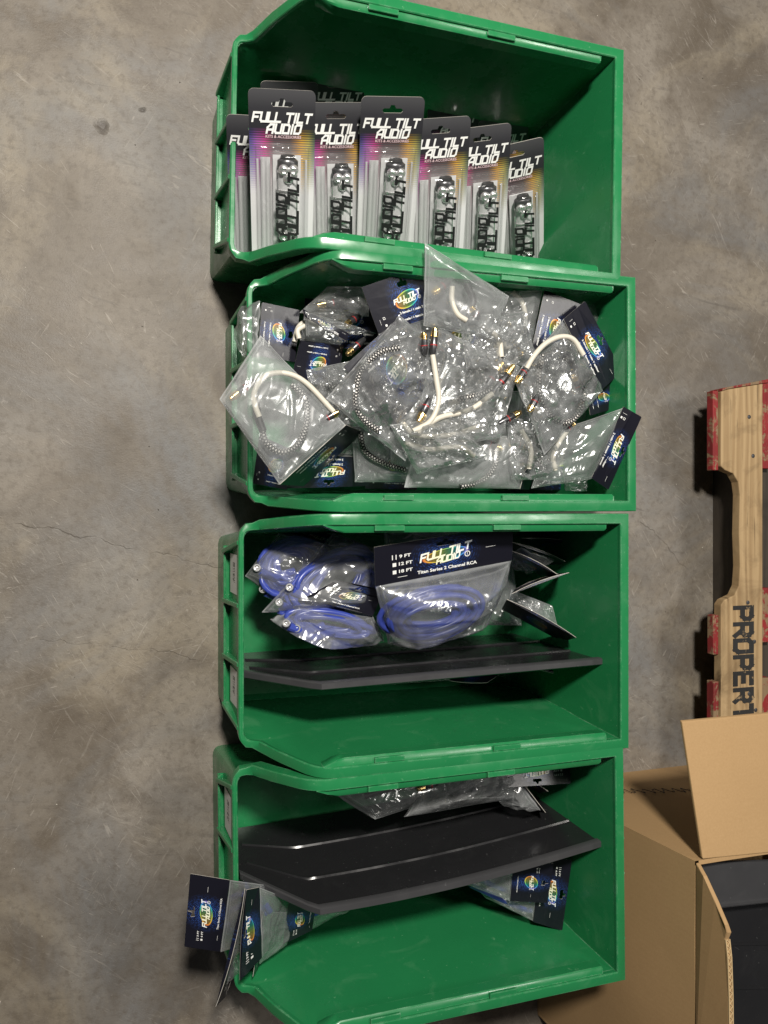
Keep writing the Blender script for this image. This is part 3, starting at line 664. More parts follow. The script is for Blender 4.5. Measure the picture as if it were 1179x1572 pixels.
# ------------------------------------------------------------------ blister packs
PW, PH = .0715, .185
def make_pack_mesh():
    flat = Patch((-PW / 2, 0, PH), (PW / 2, 0, PH), (PW / 2, 0, 0), (-PW / 2, 0, 0))
    card = MB(); sheet(card, flat, rrect(PW, PH, .006, 5), [hang_hole(0, PH * .5 - .0135, .023, .0062)], .0009)
    let = MB()
    def put(mb, vf, x, y, rot=0, n=.0012):
        v, f = vf; c, s = math.cos(rot), math.sin(rot)
        mb.add([flat.local(x + a * c - b * s, y + a * s + b * c, n + d) for a, b, d in v], f)
    put(let, strokes('FULL TILT', .0084, .27, .25, .93, .26), -.001, PH / 2 - .0270)
    put(let, strokes('AUDIO', .0084, .27, .25, .93, .30), .001, PH / 2 - .0380)
    sub = MB(); put(sub, fonttext('KITS & ACCESSORIES', .0042, .01, .1), .001, PH / 2 - .0460)
    def layer(cx, cy, w, h, r, n): return [flat.local(cx + x, cy + y, n) for x, y in rrect(w, h, r, 3)]
    dome = MB(); cy = -.022
    dome.rings([layer(0, cy, .060, .124, .004, .0011), layer(0, cy, .056, .120, .004, .008), layer(0, cy, .0545, .1185, .004, .0088), layer(.004, cy, .041, .113, .004, .0092),
                layer(.0045, cy, .038, .110, .0045, .0225), layer(.0045, cy, .034, .106, .005, .0245)], cap0=False, cap1=True)
    for x in (-.0235, -.0185, -.014): dome.rings([layer(x, cy, .0022, .110, .001, .0089), layer(x, cy, .0012, .108, .0005, .0112)], cap0=False, cap1=True)
    ins = MB(); ins.box((.0045, -.0045, .5 * PH + cy), (.031, .0012, .102)); ins.box((-.0190, -.0034, .5 * PH + cy - .004), (.0105, .0010, .104)); ins.box((-.0275, -.0022, .5 * PH + cy - .006), (.0022, .0010, .104)); ins.box((.0262, -.0022, .5 * PH + cy - .006), (.0022, .0010, .104))  # insert, plus pale side strips standing in for glare on the blister ridges
    body = MB(); z0, z1 = .5 * PH - .0185 - .046, .5 * PH - .0185 + .046
    def rz(z, rx, ry, n=20): return [Vector((.0045 + rx * math.cos(2 * math.pi * i / n), -.0135 + ry * math.sin(2 * math.pi * i / n), z)) for i in range(n)]
    body.rings([rz(z0, .009, .006), rz(z0 + .002, .0115, .0078), rz(z0 + .010, .0115, .0078)]); body.rings([rz(z1 - .012, .0115, .0078), rz(z1 - .002, .0115, .0078), rz(z1, .009, .006)])
    fuse = MB(); fuse.rings([rz(z0 + .010, .0108, .0072), rz(z1 - .012, .0108, .0072)])
    hring = MB(); ecap = MB()
    for zz in (z0 + .012, z0 + .030, z1 - .034, z1 - .014): hring.rings([rz(zz, .0116, .0079), rz(zz + .0022, .0116, .0079)])
    for x in (-.007, .0145): hring.box((x, -.0165, (z0 + z1) / 2), (.0016, .0016, .050))
    ecap.rings([rz(z1, .0085, .0056), rz(z1 + .0035, .0075, .005)]); ecap.rings([rz(z0 - .0035, .0075, .005), rz(z0, .0085, .0056)])
    screws = []
    for z in (z0 + .010, z1 - .010, z1 - .019):
        for x in ((-.0048, .0052) if z != z1 - .019 else (0,)):
            m = MB(); m.lathe((.0045 + x, -.0195, z), (0, -1, 0), [(0, .0060), (.001, .0060), (.0030, .0050), (.0042, .0030), (.0038, .0024), (.0030, .0005)]); screws.append(m)
    flet = MB()
    def putf(vf, x, z, rot, n):
        v, f = vf; c, s = math.cos(rot), math.sin(rot)
        flet.add([Vector((x + a * c - b * s, -n - d, z + a * s + b * c)) for a, b, d in v], f)
    putf(strokes('FULL TILT', .0100, .30, .2, .95, .25), .0095, .5 * PH - .024, R(90), .0252)
    putf(strokes('AUDIO', .0100, .30, .2, .95, .28), -.0035, .5 * PH - .030, R(90), .0252)
    return dict(header_card=(card, [BCARD, PAPER]), lettering=(let, WHITE), small_lettering=(sub, simple('pink_print', (.75, .55, .58), .4)), blister=(dome, DOME), insert_and_glare=(ins, SILVER), holder_body=(body, DKMETAL), holder_ring=(hring, CHROME), end_cap=(ecap, RUBBER), fuse=(fuse, SILVER), fuse_lettering=(flet, INK)), screws
_pm, _ps = make_pack_mesh(); PACK_MESH = {}
RNG = random.Random(5)
def pack(label, tl, tr, z, bot, zb=.10, group='blister packs leaning in a bin'):
    a, b = P(*tl, z), P(*tr, z); mid = (a + b) / 2
    zb += RNG.uniform(-.008, .008); bot = (bot[0] + RNG.uniform(-5, 5), bot[1]); upv = (mid - P(*bot, zb)).normalized(); xa = (b - a).normalized(); xa = (xa - upv * xa.dot(upv)).normalized(); yb = upv.cross(xa)
    root = bpy.data.objects.new('blister_pack', None); COL.objects.link(root); root.empty_display_size = .02
    org = mid - upv * PH
    root.matrix_world = Matrix(((xa.x, yb.x, upv.x, org.x), (xa.y, yb.y, upv.y, org.y), (xa.z, yb.z, upv.z, org.z), (0, 0, 0, 1)))
    tag(root, label, 'blister pack', group)
    for k, (m, mat) in _pm.items():
        par = PACK_MESH.get('__card') if False else root
        if k not in PACK_MESH: o = m.build(k, mat, root, smooth=k not in ('header_card', 'lettering', 'small_lettering', 'fuse_lettering', 'insert_and_glare'), angle=45); PACK_MESH[k] = o
        else: o = PACK_MESH[k].copy(); COL.objects.link(o); o.parent = root
    for i, m in enumerate(_ps):
        k = 'screw%d' % i
        if k not in PACK_MESH: o = m.build('screw', CHROME, root); PACK_MESH[k] = o
        else: o = PACK_MESH[k].copy(); COL.objects.link(o); o.parent = root
    return root
PACKS = [('blister pack half hidden at the front lip end of its row', (352, 167), (440, 188), .180, (396, 385), .07),
         ('blister pack standing tallest beside the front lip, its whole name showing', (382, 127), (483, 147), .243, (429, 374), .14),
         ('blister pack tucked behind the two taller ones near the front lip', (468, 146), (562, 168), .212, (512, 380), .11),
         ('blister pack in the middle of the row, raised and paler with glare', (557, 136), (650, 160), .243, (591, 374), .14),
         ('blister pack just behind the raised pale one, first letter of its name covered', (634, 172), (719, 189), .229, (668, 384), .125),
         ('blister pack second from the back end of the row', (699, 186), (782, 201), .216, (738, 390), .11),
         ('blister pack at the back end of the row beside bare green wall', (752, 211), (829, 228), .200, (798, 400), .09)]
for (l, a, b, z_, bt, zb_) in PACKS: pack(l, a, b, z_, bt, zb_)
for l, a, b, z, le in [('blister pack in the shade behind the row, lying highest', (472, 106), (562, 122), .12, 38),
                       ('blister pack in the shade behind the raised pale one', (655, 146), (740, 160), .11, 38),
                       ('blister pack in the dark behind the tallest pack', (398, 118), (490, 132), .11, 35),
                       ('blister pack in the shade near the back end of the row', (735, 172), (812, 190), .10, 38)]:
    pack(l, a, b, z, ((a[0] + b[0]) / 2 - 6, a[1] + 150), .015)

# ------------------------------------------------------------------ bagged splitter cables in the second bin
GB = 'bags of splitter cable heaped in a bin'
def bag(label, film=None, card=None, puff=.010, seed=1, mat=None, folds=14, amp=.0026, cards=(), white=(), braid=(), black=(), conn=(), blue=(), ragged=.0014, group=GB, name='cable_bag', cat='bagged cable', kind='split', sizes=Y_LINES, droop=0, curl=.0, hole=True, torn=False, rw=.0030):
    root = empty(name, label, cat, group)
    if film:
        add_film(root, Patch(*PQ(film)), puff * 1.35, seed, mat, folds, amp, ragged, droop=droop)
    if card:
        add_card(root, Patch(*PQ(card), curl=curl), kind, sizes, hole=hole, torn=torn)
    for c in white: add_cable(root, c, WCABLE, rw, 'white_cable')
    for c in braid: add_cable(root, c, BRAID, .0034, 'braided_cable')
    for c in black: add_cable(root, c, RUBBER, .0042, 'cable_sleeve')
    for c in blue: add_cable(root, c, BLUE, .0036, 'blue_cable')
    for a, b in conn: add_connector(root, a, b)
    return root
def z(pts, zz): return [(x, y, zz) for x, y in pts]

# lowest layer
bag('dark header card read sideways against the front lip', [(400, 462, .165), (396, 548, .165), (372, 548, .13), (372, 470, .13)], [(460, 476, .165), (453, 556, .160), (396, 546, .168), (402, 464, .172)], seed=3)
bag('upside-down dark card at the bottom edge under the loose loop bag', [(563, 703, .155), (470, 696, .155), (462, 630, .14), (580, 630, .14)], [(566, 746, .145), (440, 750, .145), (452, 697, .16), (566, 702, .16)], seed=4)
bag('dark upside-down card ending in the word splitter, beside the sideways card', [(523, 530, .175), (461, 522, .175), (470, 470, .17), (540, 480, .17)], [(516, 596, .165), (447, 582, .165), (461, 522, .178), (528, 531, .178)], seed=5, white=[z([(452, 525), (458, 503), (470, 495), (490, 500)], .18)])
bag('small clear bag with braid and gilt plug behind the big logo card', [(566, 440, .19), (566, 486, .185), (460, 480, .175), (503, 440, .18)], None, .010, 6, braid=[z([(522, 460), (538, 466), (556, 468)], .19)], conn=[((528, 461, .19), (486, 469, .187))])
bag('bag with a narrow folded dark card and gilt plugs', [(468, 478, .195), (545, 500, .195), (578, 512, .19), (470, 515, .19)], [(464, 474, .192), (536, 512, .2), (532, 524, .205), (468, 487, .197)], .006, 8, white=[z([(459, 520), (457, 507), (468, 500)], .19)], conn=[((552, 484, .19), (530, 500, .195)), ((560, 520, .195), (532, 545, .198))], hole=False)
bag('clear bag of braid lying deep in the middle gap', [(500, 560, .17), (600, 560, .17), (620, 640, .165), (500, 640, .165)], None, .010, 9, braid=[z([(488, 606), (509, 585), (543, 579), (570, 585)], .192)])
bag('bag with a braid trailing out beside the upside-down card', [(540, 650, .175), (640, 650, .175), (640, 740, .165), (545, 740, .165)], None, .008, 10, braid=[z([(553, 664), (560, 692), (588, 711), (622, 722)], .19)])
bag('clear bag filling the lower middle of the heap', [(600, 610, .17), (800, 600, .17), (810, 700, .165), (600, 720, .165)], None, .012, 11, white=[z([(620, 690), (660, 660), (700, 655), (760, 665)], .185)])
bag('clear bag deep at the back wall side of the heap', [(800, 520, .17), (940, 500, .17), (930, 690, .16), (790, 690, .165)], None, .010, 12)
bag('clear bag behind the tilted cards at the back wall', [(880, 448, .19), (925, 465, .19), (935, 560, .18), (860, 540, .18)], None, .008, 13, conn=[((915, 505, .19), (928, 516, .19))])
for lb, q in [('dark card added for shade, deep in the corner below the front lip', [(398, 668, .12), (470, 700, .12), (440, 752, .11), (388, 742, .11)]),
              ('dark card added for shade, deep under the small clear bag', [(470, 440, .13), (600, 452, .13), (600, 540, .14), (462, 530, .14)]),
              ('dark card added for shade, deep below the pointed clear bag', [(640, 470, .15), (780, 480, .15), (770, 570, .16), (640, 560, .16)]),
              ('dark card added for shade, deep between the lower rim and the middle', [(585, 660, .14), (650, 670, .14), (640, 752, .12), (560, 750, .12)]),
              ('dark card added for shade, deep beside the back wall', [(860, 470, .13), (952, 490, .13), (960, 640, .13), (850, 640, .13)]),
              ('dark card added for shade, deep in the middle of the heap', [(470, 570, .14), (620, 560, .14), (640, 660, .14), (470, 660, .14)]),
              ('dark card added for shade, deep near the lower back corner', [(780, 640, .14), (950, 640, .14), (950, 752, .12), (780, 752, .12)])]:
    bag(lb, None, q, seed=61, hole=False)  # cards added so the gaps low in the heap stay dark
# middle layer
bag('bag with the big logo card tilted over the upper rim side', [(581, 512, .225), (690, 478, .225), (702, 560, .215), (602, 590, .215)], [(555, 441, .238), (668, 402, .238), (692, 478, .226), (581, 512, .226)], .008, 14)
bag('bag with a sideways card and white cable below the upper rim', [(833, 445, .225), (812, 548, .222), (752, 530, .21), (770, 448, .212)], [(893, 468, .226), (868, 572, .222), (813, 549, .224), (836, 445, .228)], .010, 15, white=[z([(787, 448), (800, 462), (806, 484), (803, 510)], .222)], braid=[z([(800, 512), (786, 532), (783, 560), (795, 580)], .22)], conn=[((792, 520, .224), (778, 494, .226))])
bag('dark bare card bent against the back wall', None, [(944, 583, .222), (958, 622, .215), (906, 638, .226), (900, 596, .229)], seed=16, hole=False)
bag('bag pressed along the lower rim with a wide braided loop', [(819, 668, .215), (798, 750, .205), (620, 748, .2), (643, 672, .212)], [(836, 678, .185), (812, 752, .178), (798, 751, .21), (821, 667, .218)], .009, 17, FILMM, 8, .002, braid=[z([(705, 676), (738, 679), (759, 694), (760, 714), (741, 738), (706, 747)], .216)], conn=[((738, 676, .218), (772, 690, .217)), ((790, 680, .217), (806, 688, .217)), ((800, 700, .215), (802, 716, .215))])
bag('bag with a sideways dark card hanging over the back rim', [(958, 626, .262), (911, 735, .24), (815, 750, .21), (846, 664, .225)], [(985, 640, .268), (934, 752, .236), (908, 734, .242), (957, 624, .264)], .011, 18, white=[z([(870, 662), (856, 683), (849, 703), (853, 722)], .237)], braid=[z([(838, 690), (830, 705), (834, 722)], .228)], conn=[((866, 662, .24), (882, 650, .242))])
bag('small loose bag corner poking out above the lower rim', [(866, 732, .2), (902, 728, .2), (897, 754, .195), (868, 753, .195)], None, .008, 19, FILMC, 40, .003)
# top layer
bag('bag sticking out over the front lip with a big white loop', [(531, 653, .225), (429, 743, .215), (337, 613, .232), (400, 515, .228)], [(558, 664, .175), (466, 746, .165), (429, 744, .216), (531, 652, .226)], .010, 20, FILMM, 9, .0025,
    white=[z([(398, 640), (391, 620), (391, 600), (408, 577), (438, 573), (470, 588), (512, 632)], .236)], braid=[z([(447, 590), (468, 612), (471, 648), (455, 684), (430, 694), (408, 678), (402, 655)], .235)],
    black=[z([(393, 618), (396, 640), (404, 662)], .236)], conn=[((392, 584, .236), (353, 613, .238)), ((492, 648, .234), (520, 632, .236))])
bag('bag with an upside-down card under crinkled film, at the middle of the heap', [(612, 484, .228), (690, 545, .228), (622, 708, .222), (500, 612, .226)], [(688, 556, .222), (604, 660, .22), (527, 563, .228), (612, 488, .228)], .012, 21, FILMC, 16, .0045,
    braid=[z([(612, 534), (585, 540), (557, 564), (547, 594), (547, 624), (560, 646), (582, 662)], .244)], conn=[((662, 608, .244), (642, 648, .246))])
bag('most crinkled bag, with two white cables crossing under it', [(668, 500, .238), (797, 563, .235), (768, 672, .23), (632, 694, .23)], None, .013, 22, FILMC, 16, .005,
    white=[z([(664, 545), (670, 584), (673, 616), (661, 646), (634, 662)], .252), z([(640, 664), (673, 642), (705, 634), (729, 625), (756, 604)], .25), z([(618, 650), (640, 668), (690, 668), (735, 655)], .242)],
    braid=[z([(762, 594), (735, 606), (705, 612)], .246)], conn=[((664, 548, .252), (668, 503, .254)), ((756, 604, .25), (789, 560, .252)), ((743, 598, .25), (772, 556, .252)), ((652, 545, .246), (650, 510, .248)), ((766, 650, .244), (800, 632, .244))])
bag('pointed clear bag rising highest against the upper rim', [(650, 500, .245), (752, 520, .24), (782, 455, .248), (652, 373, .272)], None, .012, 23, FILMM, 9, .0025,
    white=[z([(694, 440), (694, 462), (702, 482), (716, 492)], .262)], black=[z([(716, 436), (726, 460), (722, 478)], .258)], conn=[((690, 432, .262), (664, 450, .263)), ((736, 490, .255), (722, 470, .258))])
bag('bag with a white loop round a black sleeve, by the tilted back wall card', [(866, 489, .24), (925, 600, .24), (836, 698, .236), (788, 580, .238)], [(898, 462, .238), (955, 570, .226), (920, 602, .24), (865, 490, .244)], .013, 24, FILMC, 14, .004,
    white=[z([(808, 566), (820, 546), (838, 527), (860, 517), (880, 521), (896, 545)], .257)], braid=[z([(832, 545), (827, 578), (830, 614), (848, 642), (871, 649), (890, 631), (896, 604)], .255)],
    black=[z([(866, 546), (880, 560), (884, 580), (894, 598)], .258)], conn=[((812, 560, .257), (792, 588, .257)), ((826, 606, .256), (812, 632, .256)), ((893, 606, .254), (880, 574, .257))])

bag('crumpled clear bag lying over the foot of the crossing white cables', [(598, 652, .238), (690, 640, .240), (752, 700, .230), (640, 728, .225)], None, .010, 71, FILMC, 14, .0042, white=[z([(622, 680), (660, 690), (705, 686), (728, 700)], .240)])
bag('crumpled clear bag between the pointed bag and the sideways card', [(704, 486, .232), (806, 478, .235), (826, 560, .232), (716, 566, .230)], None, .010, 72, FILMC, 14, .0042, white=[z([(740, 500), (765, 520), (770, 548)], .240)], conn=[((770, 548, .240), (764, 575, .238))])
bag('crumpled clear bag between the big white loop and the upside-down card', [(470, 568, .205), (548, 552, .210), (566, 652, .205), (492, 664, .200)], None, .009, 73, FILMC, 14, .0042, braid=[z([(490, 590), (520, 600), (540, 630)], .21)])
bag('crumpled clear bag tucked between the braided loop bag and the back rim bag', [(776, 640, .222), (850, 650, .226), (862, 738, .212), (786, 736, .210)], None, .009, 74, FILMC, 14, .0042, white=[z([(800, 660), (815, 690), (812, 720)], .224)])
# ------------------------------------------------------------------ bags of blue cable in the third bin
RCA1, RCA2 = ('9 FT', '12 FT', '18 FT'), ('3 FT', '6 FT')
GC = 'bags of blue cable'
def coil(root, patch, cu, cv, ru, rv, n, seed, r=.0034, spread=.38, base=.004, squash=1.0):
    rs = random.Random(seed); mb = MB()
    for k in range(n):
        a, b = ru * (1 - spread * rs.random() * 1.6), rv * (1 - spread * rs.random() * 1.6); ph = rs.random() * 6.28; lift = base + rs.random() * .009 * squash
        pts = []
        for i in range(31):
            q = 2 * math.pi * i / 30
            pts.append(patch.at(cu + a / patch.w * math.cos(q) * (1 + .04 * math.sin(2 * q + ph)), cv + b / patch.h * math.sin(q) * (1 + .05 * math.cos(3 * q + ph)), lift + .004 * math.sin(q + ph)))
        mb.tube(pts, r, 9)
    return mb.build('cable_coil', BLUE, root, angle=60)
def blue_bag(label, film, card, cp, seed, mat=FILMB, puff=.036, ends=(), curl=0, n=15, folds=18, sizes=RCA1, hole=True):
    root = empty('blue_cable_bag', label, 'bagged cable', GC)
    pf = Patch(*PQ(film)); add_film(root, pf, puff, seed, mat, folds, .003, .0016)
    if card: add_card(root, Patch(*PQ(card), curl=curl), 'rca', sizes, hole=hole)
    coil(root, pf, *cp, n, seed)
    for (x, y, zz) in ends:
        c = P(x, y, zz - .006); mb = MB(); mb.lathe(c - Vector((0, 0, .004)), Vector((-.3, .1, 1)), [(0, .0044), (.004, .0048), (.0052, .0046), (.0055, .0042), (.0055, .0030), (.001, .0026), (.001, .0010), (.006, .0009), (.0062, .0002)]); mb.build('plug', CHROME, root)
        m2 = MB(); m2.tube([c + Vector((.003, -.004, -.004)), c + Vector((.02, -.012, -.006)), c + Vector((.045, -.006, -.01))], .0052, 10); m2.build('plug_sleeve', BLUE, root)
    return root
blue_bag('bag of blue cable pressed into the corner behind the front lip', [(430, 815, .10), (520, 845, .10), (448, 938, .13), (376, 884, .13)], [(468, 806, .085), (530, 830, .085), (520, 850, .10), (432, 820, .105)], (.5, .52, .036, .045), 31, ends=[(396, 872, .15), (405, 905, .14)], hole=False)
blue_bag('long bag of blue cable leaning between the corner bag and the logo card', [(512, 818, .135), (600, 850, .13), (560, 938, .135), (402, 940, .145)], [(480, 838, .12), (570, 838, .12), (575, 850, .13), (482, 832, .14)], (.5, .55, .05, .05), 32, ends=[(446, 902, .165), (430, 925, .16)], n=13, hole=False)
blue_bag('bag of blue cable lying on the divider under a curled card', [(455, 925, .15), (572, 945, .155), (590, 985, .14), (415, 952, .14)], [(516, 890, .165), (590, 905, .160), (572, 946, .160), (468, 918, .165)], (.45, .45, .06, .022), 33, FILMB, .042, ends=[(441, 957, .18), (457, 965, .178)], curl=.006, n=10)
blue_bag('bag with a large dark logo card and a round coil of blue cable', [(576, 898, .205), (786, 858, .205), (742, 968, .16), (596, 988, .15)], [(574, 840, .222), (788, 806, .222), (786, 860, .208), (576, 900, .208)], (.40, .55, .066, .043), 34, FILMB, .036, n=22, folds=20)
blue_bag('bag of blue cable in the dark behind the large logo card', [(590, 812, .09), (780, 812, .09), (800, 960, .09), (600, 960, .09)], None, (.5, .5, .07, .05), 35)
for i, (lab, c, f) in enumerate([
    ('dark header card seen edge on, highest under the upper rim', [(915, 822, .15), (800, 808, .15), (790, 822, .07), (900, 842, .07)], [(860, 820, .15), (790, 815, .15), (770, 870, .1), (840, 860, .1)]),
    ('dark header card seen edge on, pointing down from the logo card', [(856, 882, .185), (783, 845, .185), (775, 852, .12), (838, 888, .12)], [(783, 845, .185), (830, 880, .18), (800, 900, .13), (770, 870, .13)]),
    ('dark header card seen edge on, close under the highest one', [(905, 836, .14), (800, 826, .14), (795, 838, .08), (890, 850, .08)], [(850, 840, .14), (795, 832, .14), (775, 860, .1), (830, 868, .1)]),
    ('dark header card seen edge on, third below the upper rim', [(868, 862, .16), (785, 832, .16), (780, 842, .1), (850, 872, .1)], [(800, 840, .16), (850, 860, .16), (810, 880, .12), (770, 860, .12)]),
    ('dark header card seen edge on with a bright glint, pointing up', [(874, 879, .2), (785, 912, .2), (790, 905, .14), (860, 880, .14)], [(840, 890, .2), (785, 908, .2), (780, 870, .15), (800, 850, .15)]),
    ('dark header card seen edge on, long and nearest the divider', [(885, 979, .19), (778, 920, .19), (770, 935, .12), (862, 985, .12)], [(848, 930, .17), (856, 962, .17), (780, 925, .15), (785, 905, .15)])]):
    root = empty('cable_bag', lab, 'bagged cable', 'cards edge on at the back wall'); (add_film(root, Patch(*PQ(f)), .006, 40 + i, FILM, 30, .002) if i in (3, 5) else None); add_card(root, Patch(*PQ(c), curl=.003), 'rca', RCA1, hole=False)
for i, (lab, c) in enumerate([('dark card lying below the straight divider, nearer its middle', [(690, 1045, .10), (748, 1048, .10), (790, 1020, .06), (700, 1010, .06)]),
                              ('dark card lying below the straight divider, nearer the back wall', [(800, 1020, .12), (893, 1042, .12), (886, 1008, .06), (800, 1000, .06)])]):
    root = empty('cable_bag', lab, 'bagged cable', 'cards below the straight divider'); add_card(root, Patch(*PQ(c), curl=.002), 'rca', RCA1, hole=False, print_=False)

# ------------------------------------------------------------------ bags in the fourth bin
GD = 'bags of cable in the bin with a bowed divider'
def bag4(label, **kw): return bag(label, group=GD, kind='rca', sizes=RCA2, **kw)
bag4('dark bag with gilt plugs above the bowed divider', film=[(740, 1160, .12), (760, 1200, .135), (575, 1258, .15), (498, 1210, .13)], puff=.016, seed=51, conn=[((676, 1200, .16), (640, 1211, .16)), ((712, 1190, .158), (684, 1197, .158))], black=[z([(560, 1222), (600, 1210), (660, 1198)], .155)])
bag4('bag with a wavy clear end above the bowed divider', film=[(660, 1185, .14), (790, 1180, .14), (786, 1226, .155), (622, 1254, .16)], puff=.014, seed=52, mat=FILMM, folds=70, amp=.004, ragged=.004)
bag4('dark bag with a card behind the wavy clear end, under the rim', card=[(775, 1196, .15), (700, 1230, .15), (690, 1190, .12), (760, 1165, .12)], film=[(700, 1225, .145), (770, 1190, .145), (740, 1165, .12), (660, 1190, .12)], seed=63)
bag4('dark card seen edge on beside the wall, under the upside-down card', card=[(842, 1215, .165), (812, 1195, .165), (800, 1200, .1), (828, 1218, .1)], seed=64, hole=False)
bag4('upside-down card with a hang hole under the upper rim near the back wall', card=[(876, 1203, .178), (774, 1209, .178), (766, 1166, .165), (874, 1160, .165)], seed=53)
bag4('dark card seen edge on below the upside-down card', card=[(838, 1248, .17), (798, 1196, .17), (786, 1204, .10), (822, 1246, .10)], film=[(798, 1200, .165), (830, 1244, .165), (770, 1232, .13), (750, 1200, .13)], seed=54, hole=False)
bag4('dark header card with a torn hang hole, hanging farthest over the lip', card=[(283, 1453, .185), (292, 1341, .20), (353, 1351, .205), (338, 1461, .19)], film=[(338, 1461, .19), (353, 1351, .205), (420, 1360, .15), (420, 1440, .14)], seed=55, torn=True, blue=[z([(352, 1380), (374, 1372), (400, 1380), (415, 1400)], .185), z([(350, 1400), (380, 1388), (410, 1402)], .182)], puff=.004, amp=.0012, ragged=.0004)
bag4('crumpled dark card standing edge on between two others at the front lip', card=[(331, 1546, .205), (376, 1364, .235), (384, 1370, .15), (346, 1530, .14)], film=[(345, 1510, .16), (372, 1385, .19), (392, 1390, .15), (372, 1490, .14)], seed=56, curl=.004, puff=.004, hole=False, mat=FILMC)
bag4('dark bent card leaning just inside the front lip', card=[(368, 1506, .195), (378, 1366, .225), (398, 1362, .215), (402, 1470, .185)], film=[(402, 1470, .18), (398, 1362, .20), (455, 1385, .14), (430, 1440, .13)], seed=57, curl=-.003, puff=.003, amp=.0012, ragged=.0005)
bag4('dark card under the front end of the bowed divider', card=[(434, 1450, .135), (444, 1378, .165), (486, 1383, .165), (479, 1428, .145)], film=[(479, 1426, .12), (486, 1385, .15), (560, 1378, .13), (540, 1392, .11)], seed=58, puff=.003, blue=[z([(482, 1402), (515, 1392), (548, 1384)], .148)], amp=.0012, ragged=.0005, hole=False)
bag4('thin clear bag and card standing edge on behind the bent card', card=[(388, 1500, .17), (404, 1400, .19), (408, 1402, .14), (396, 1488, .13)], film=[(398, 1480, .15), (408, 1400, .17), (455, 1400, .14), (440, 1450, .13)], seed=65, puff=.003, amp=.0012, ragged=.0005, hole=False)
bag4('dark card with its name upright under the back end of the divider', card=[(850, 1325, .19), (840, 1386, .180), (783, 1383, .175), (788, 1325, .18)], film=[(783, 1383, .173), (788, 1325, .178), (690, 1330, .15), (700, 1352, .15)], seed=59, puff=.005, amp=.002, ragged=.0006)
bag4('dark card nearest the back wall, hanging lowest under the divider', card=[(878, 1320, .175), (863, 1429, .165), (818, 1415, .160), (830, 1315, .165)], film=[(820, 1414, .159), (828, 1330, .163), (715, 1345, .145), (745, 1378, .14)], seed=60, puff=.005, amp=.002, ragged=.0006, blue=[z([(722, 1358), (760, 1376), (800, 1394), (822, 1398)], .158), z([(735, 1350), (775, 1366), (815, 1382)], .160)])

# ------------------------------------------------------------------ pallet section
def prism(mb, poly, z0, z1, mi=0):
    n = len(poly); vs = [(x, y, z0) for x, y in poly] + [(x, y, z1) for x, y in poly]
    mb.add(vs, [tuple(range(n))[::-1], tuple(range(n, 2 * n))] + [(i, (i + 1) % n, n + (i + 1) % n, n + i) for i in range(n)], None, mi)
PT = .088
pal = empty('pallet', 'worn red painted wooden pallet lying on its side beside the bins', 'pallet', None, P(1140, 900, 0))
po = Vector(pal.location)
def pxy(x, y, zz=PT): p = P(x, y, zz); return (p.x - po.x, p.y - po.y)
xl, xr = pxy(1107, 760)[0], pxy(1171, 760)[0]
def yy(y): return pxy(1120, y)[1]
nd = pxy(1136, 800)[0]
prof = [(xl, yy(1330)), (xr, yy(1330)), (xr, yy(586)), (xl + .012, yy(598)), (xl, yy(602)), (xl, yy(716)), (xl + .008, yy(722)), (nd - .012, yy(727)), (nd - .003, yy(740)), (nd, yy(760)), (nd - .0015, yy(820)), (nd + .0005, yy(870)), (nd - .002, yy(900)), (nd - .010, yy(914)), (xl + .006, yy(921)), (xl, yy(928))]
mb = MB(); prism(mb, prof, PT - .016, PT); o = mb.build('stringer', WOOD, pal, smooth=False); add_bevel(o, .0015)
for (y0, y1) in ((600, 722), (944, 1005), (1046, 1130), (1160, 1320)):
    mb = MB(); a, b = yy(y0), yy(y1); mb.box((xl - .0052 + random.uniform(-.001, .001), (a + b) / 2, PT - .012), (.0100, abs(a - b), .016 + random.uniform(-.003, .003))); o = mb.build('deck_board', REDW, pal, smooth=False); add_bevel(o, .0012)
for (y0, y1) in ((584, 718), (905, 990), (1046, 1130), (1170, 1320)):
    mb = MB(); a, b = yy(y0), yy(y1); mb.box((xr + .0095, (a + b) / 2, (PT - .004) / 2), (.0165, abs(a - b), PT - .001 + random.uniform(-.002, .003))); o = mb.build('deck_board', REDW, pal, smooth=False); add_bevel(o, .0012)
mb = MB(); prism(mb, [(xl + .004, yy(600.5)), (xl + .012, yy(597.5)), (xr, yy(585.5)), (xr + .016, yy(583)), (xr + .016, yy(577)), (xl + .004, yy(596))], PT - .030, PT - .001); o = mb.build('end_strip', REDW, pal, smooth=False); add_bevel(o, .001)
mb = MB(); mb.box(((xl + xr) / 2 + .055, (yy(600) + yy(1330)) / 2, (PT - .017) / 2), (.07, abs(yy(612) - yy(1330)), PT - .017)); o = mb.build('lower_board', SHADEW, pal, smooth=False); add_bevel(o, .0015)  # base board, the shade under the notch put into its colour
mb = MB(); mb.box((xr + .06, (yy(600) + yy(1330)) / 2, .03), (.07, abs(yy(600) - yy(1330)), .038)); o = mb.build('stringer', WOOD, pal, smooth=False); add_bevel(o, .0015)
mb = MB(); v, f = strokes('PROPERTY', .0300, .30, 0, .72, .36)
cy_ = (yy(935) + yy(1128)) / 2; cx_ = pxy(1141, 1000)[0]
mb.add([(cx_ + b, cy_ - a, PT + .0006 + d) for a, b, d in v], f); mb.build('stencil_lettering', STENCIL, pal, smooth=False)

for (x, y) in ((1150, 640), (1156, 700), (1148, 925), (1158, 985), (1150, 1065), (1160, 1090)):
    p = pxy(x, y); mb = MB(); mb.lathe((p[0], p[1], PT - .002), (0, 0, 1), [(0, .0032), (.0024, .0032), (.0028, .0022)], 10); mb.build('nail_head', GREYP, pal)
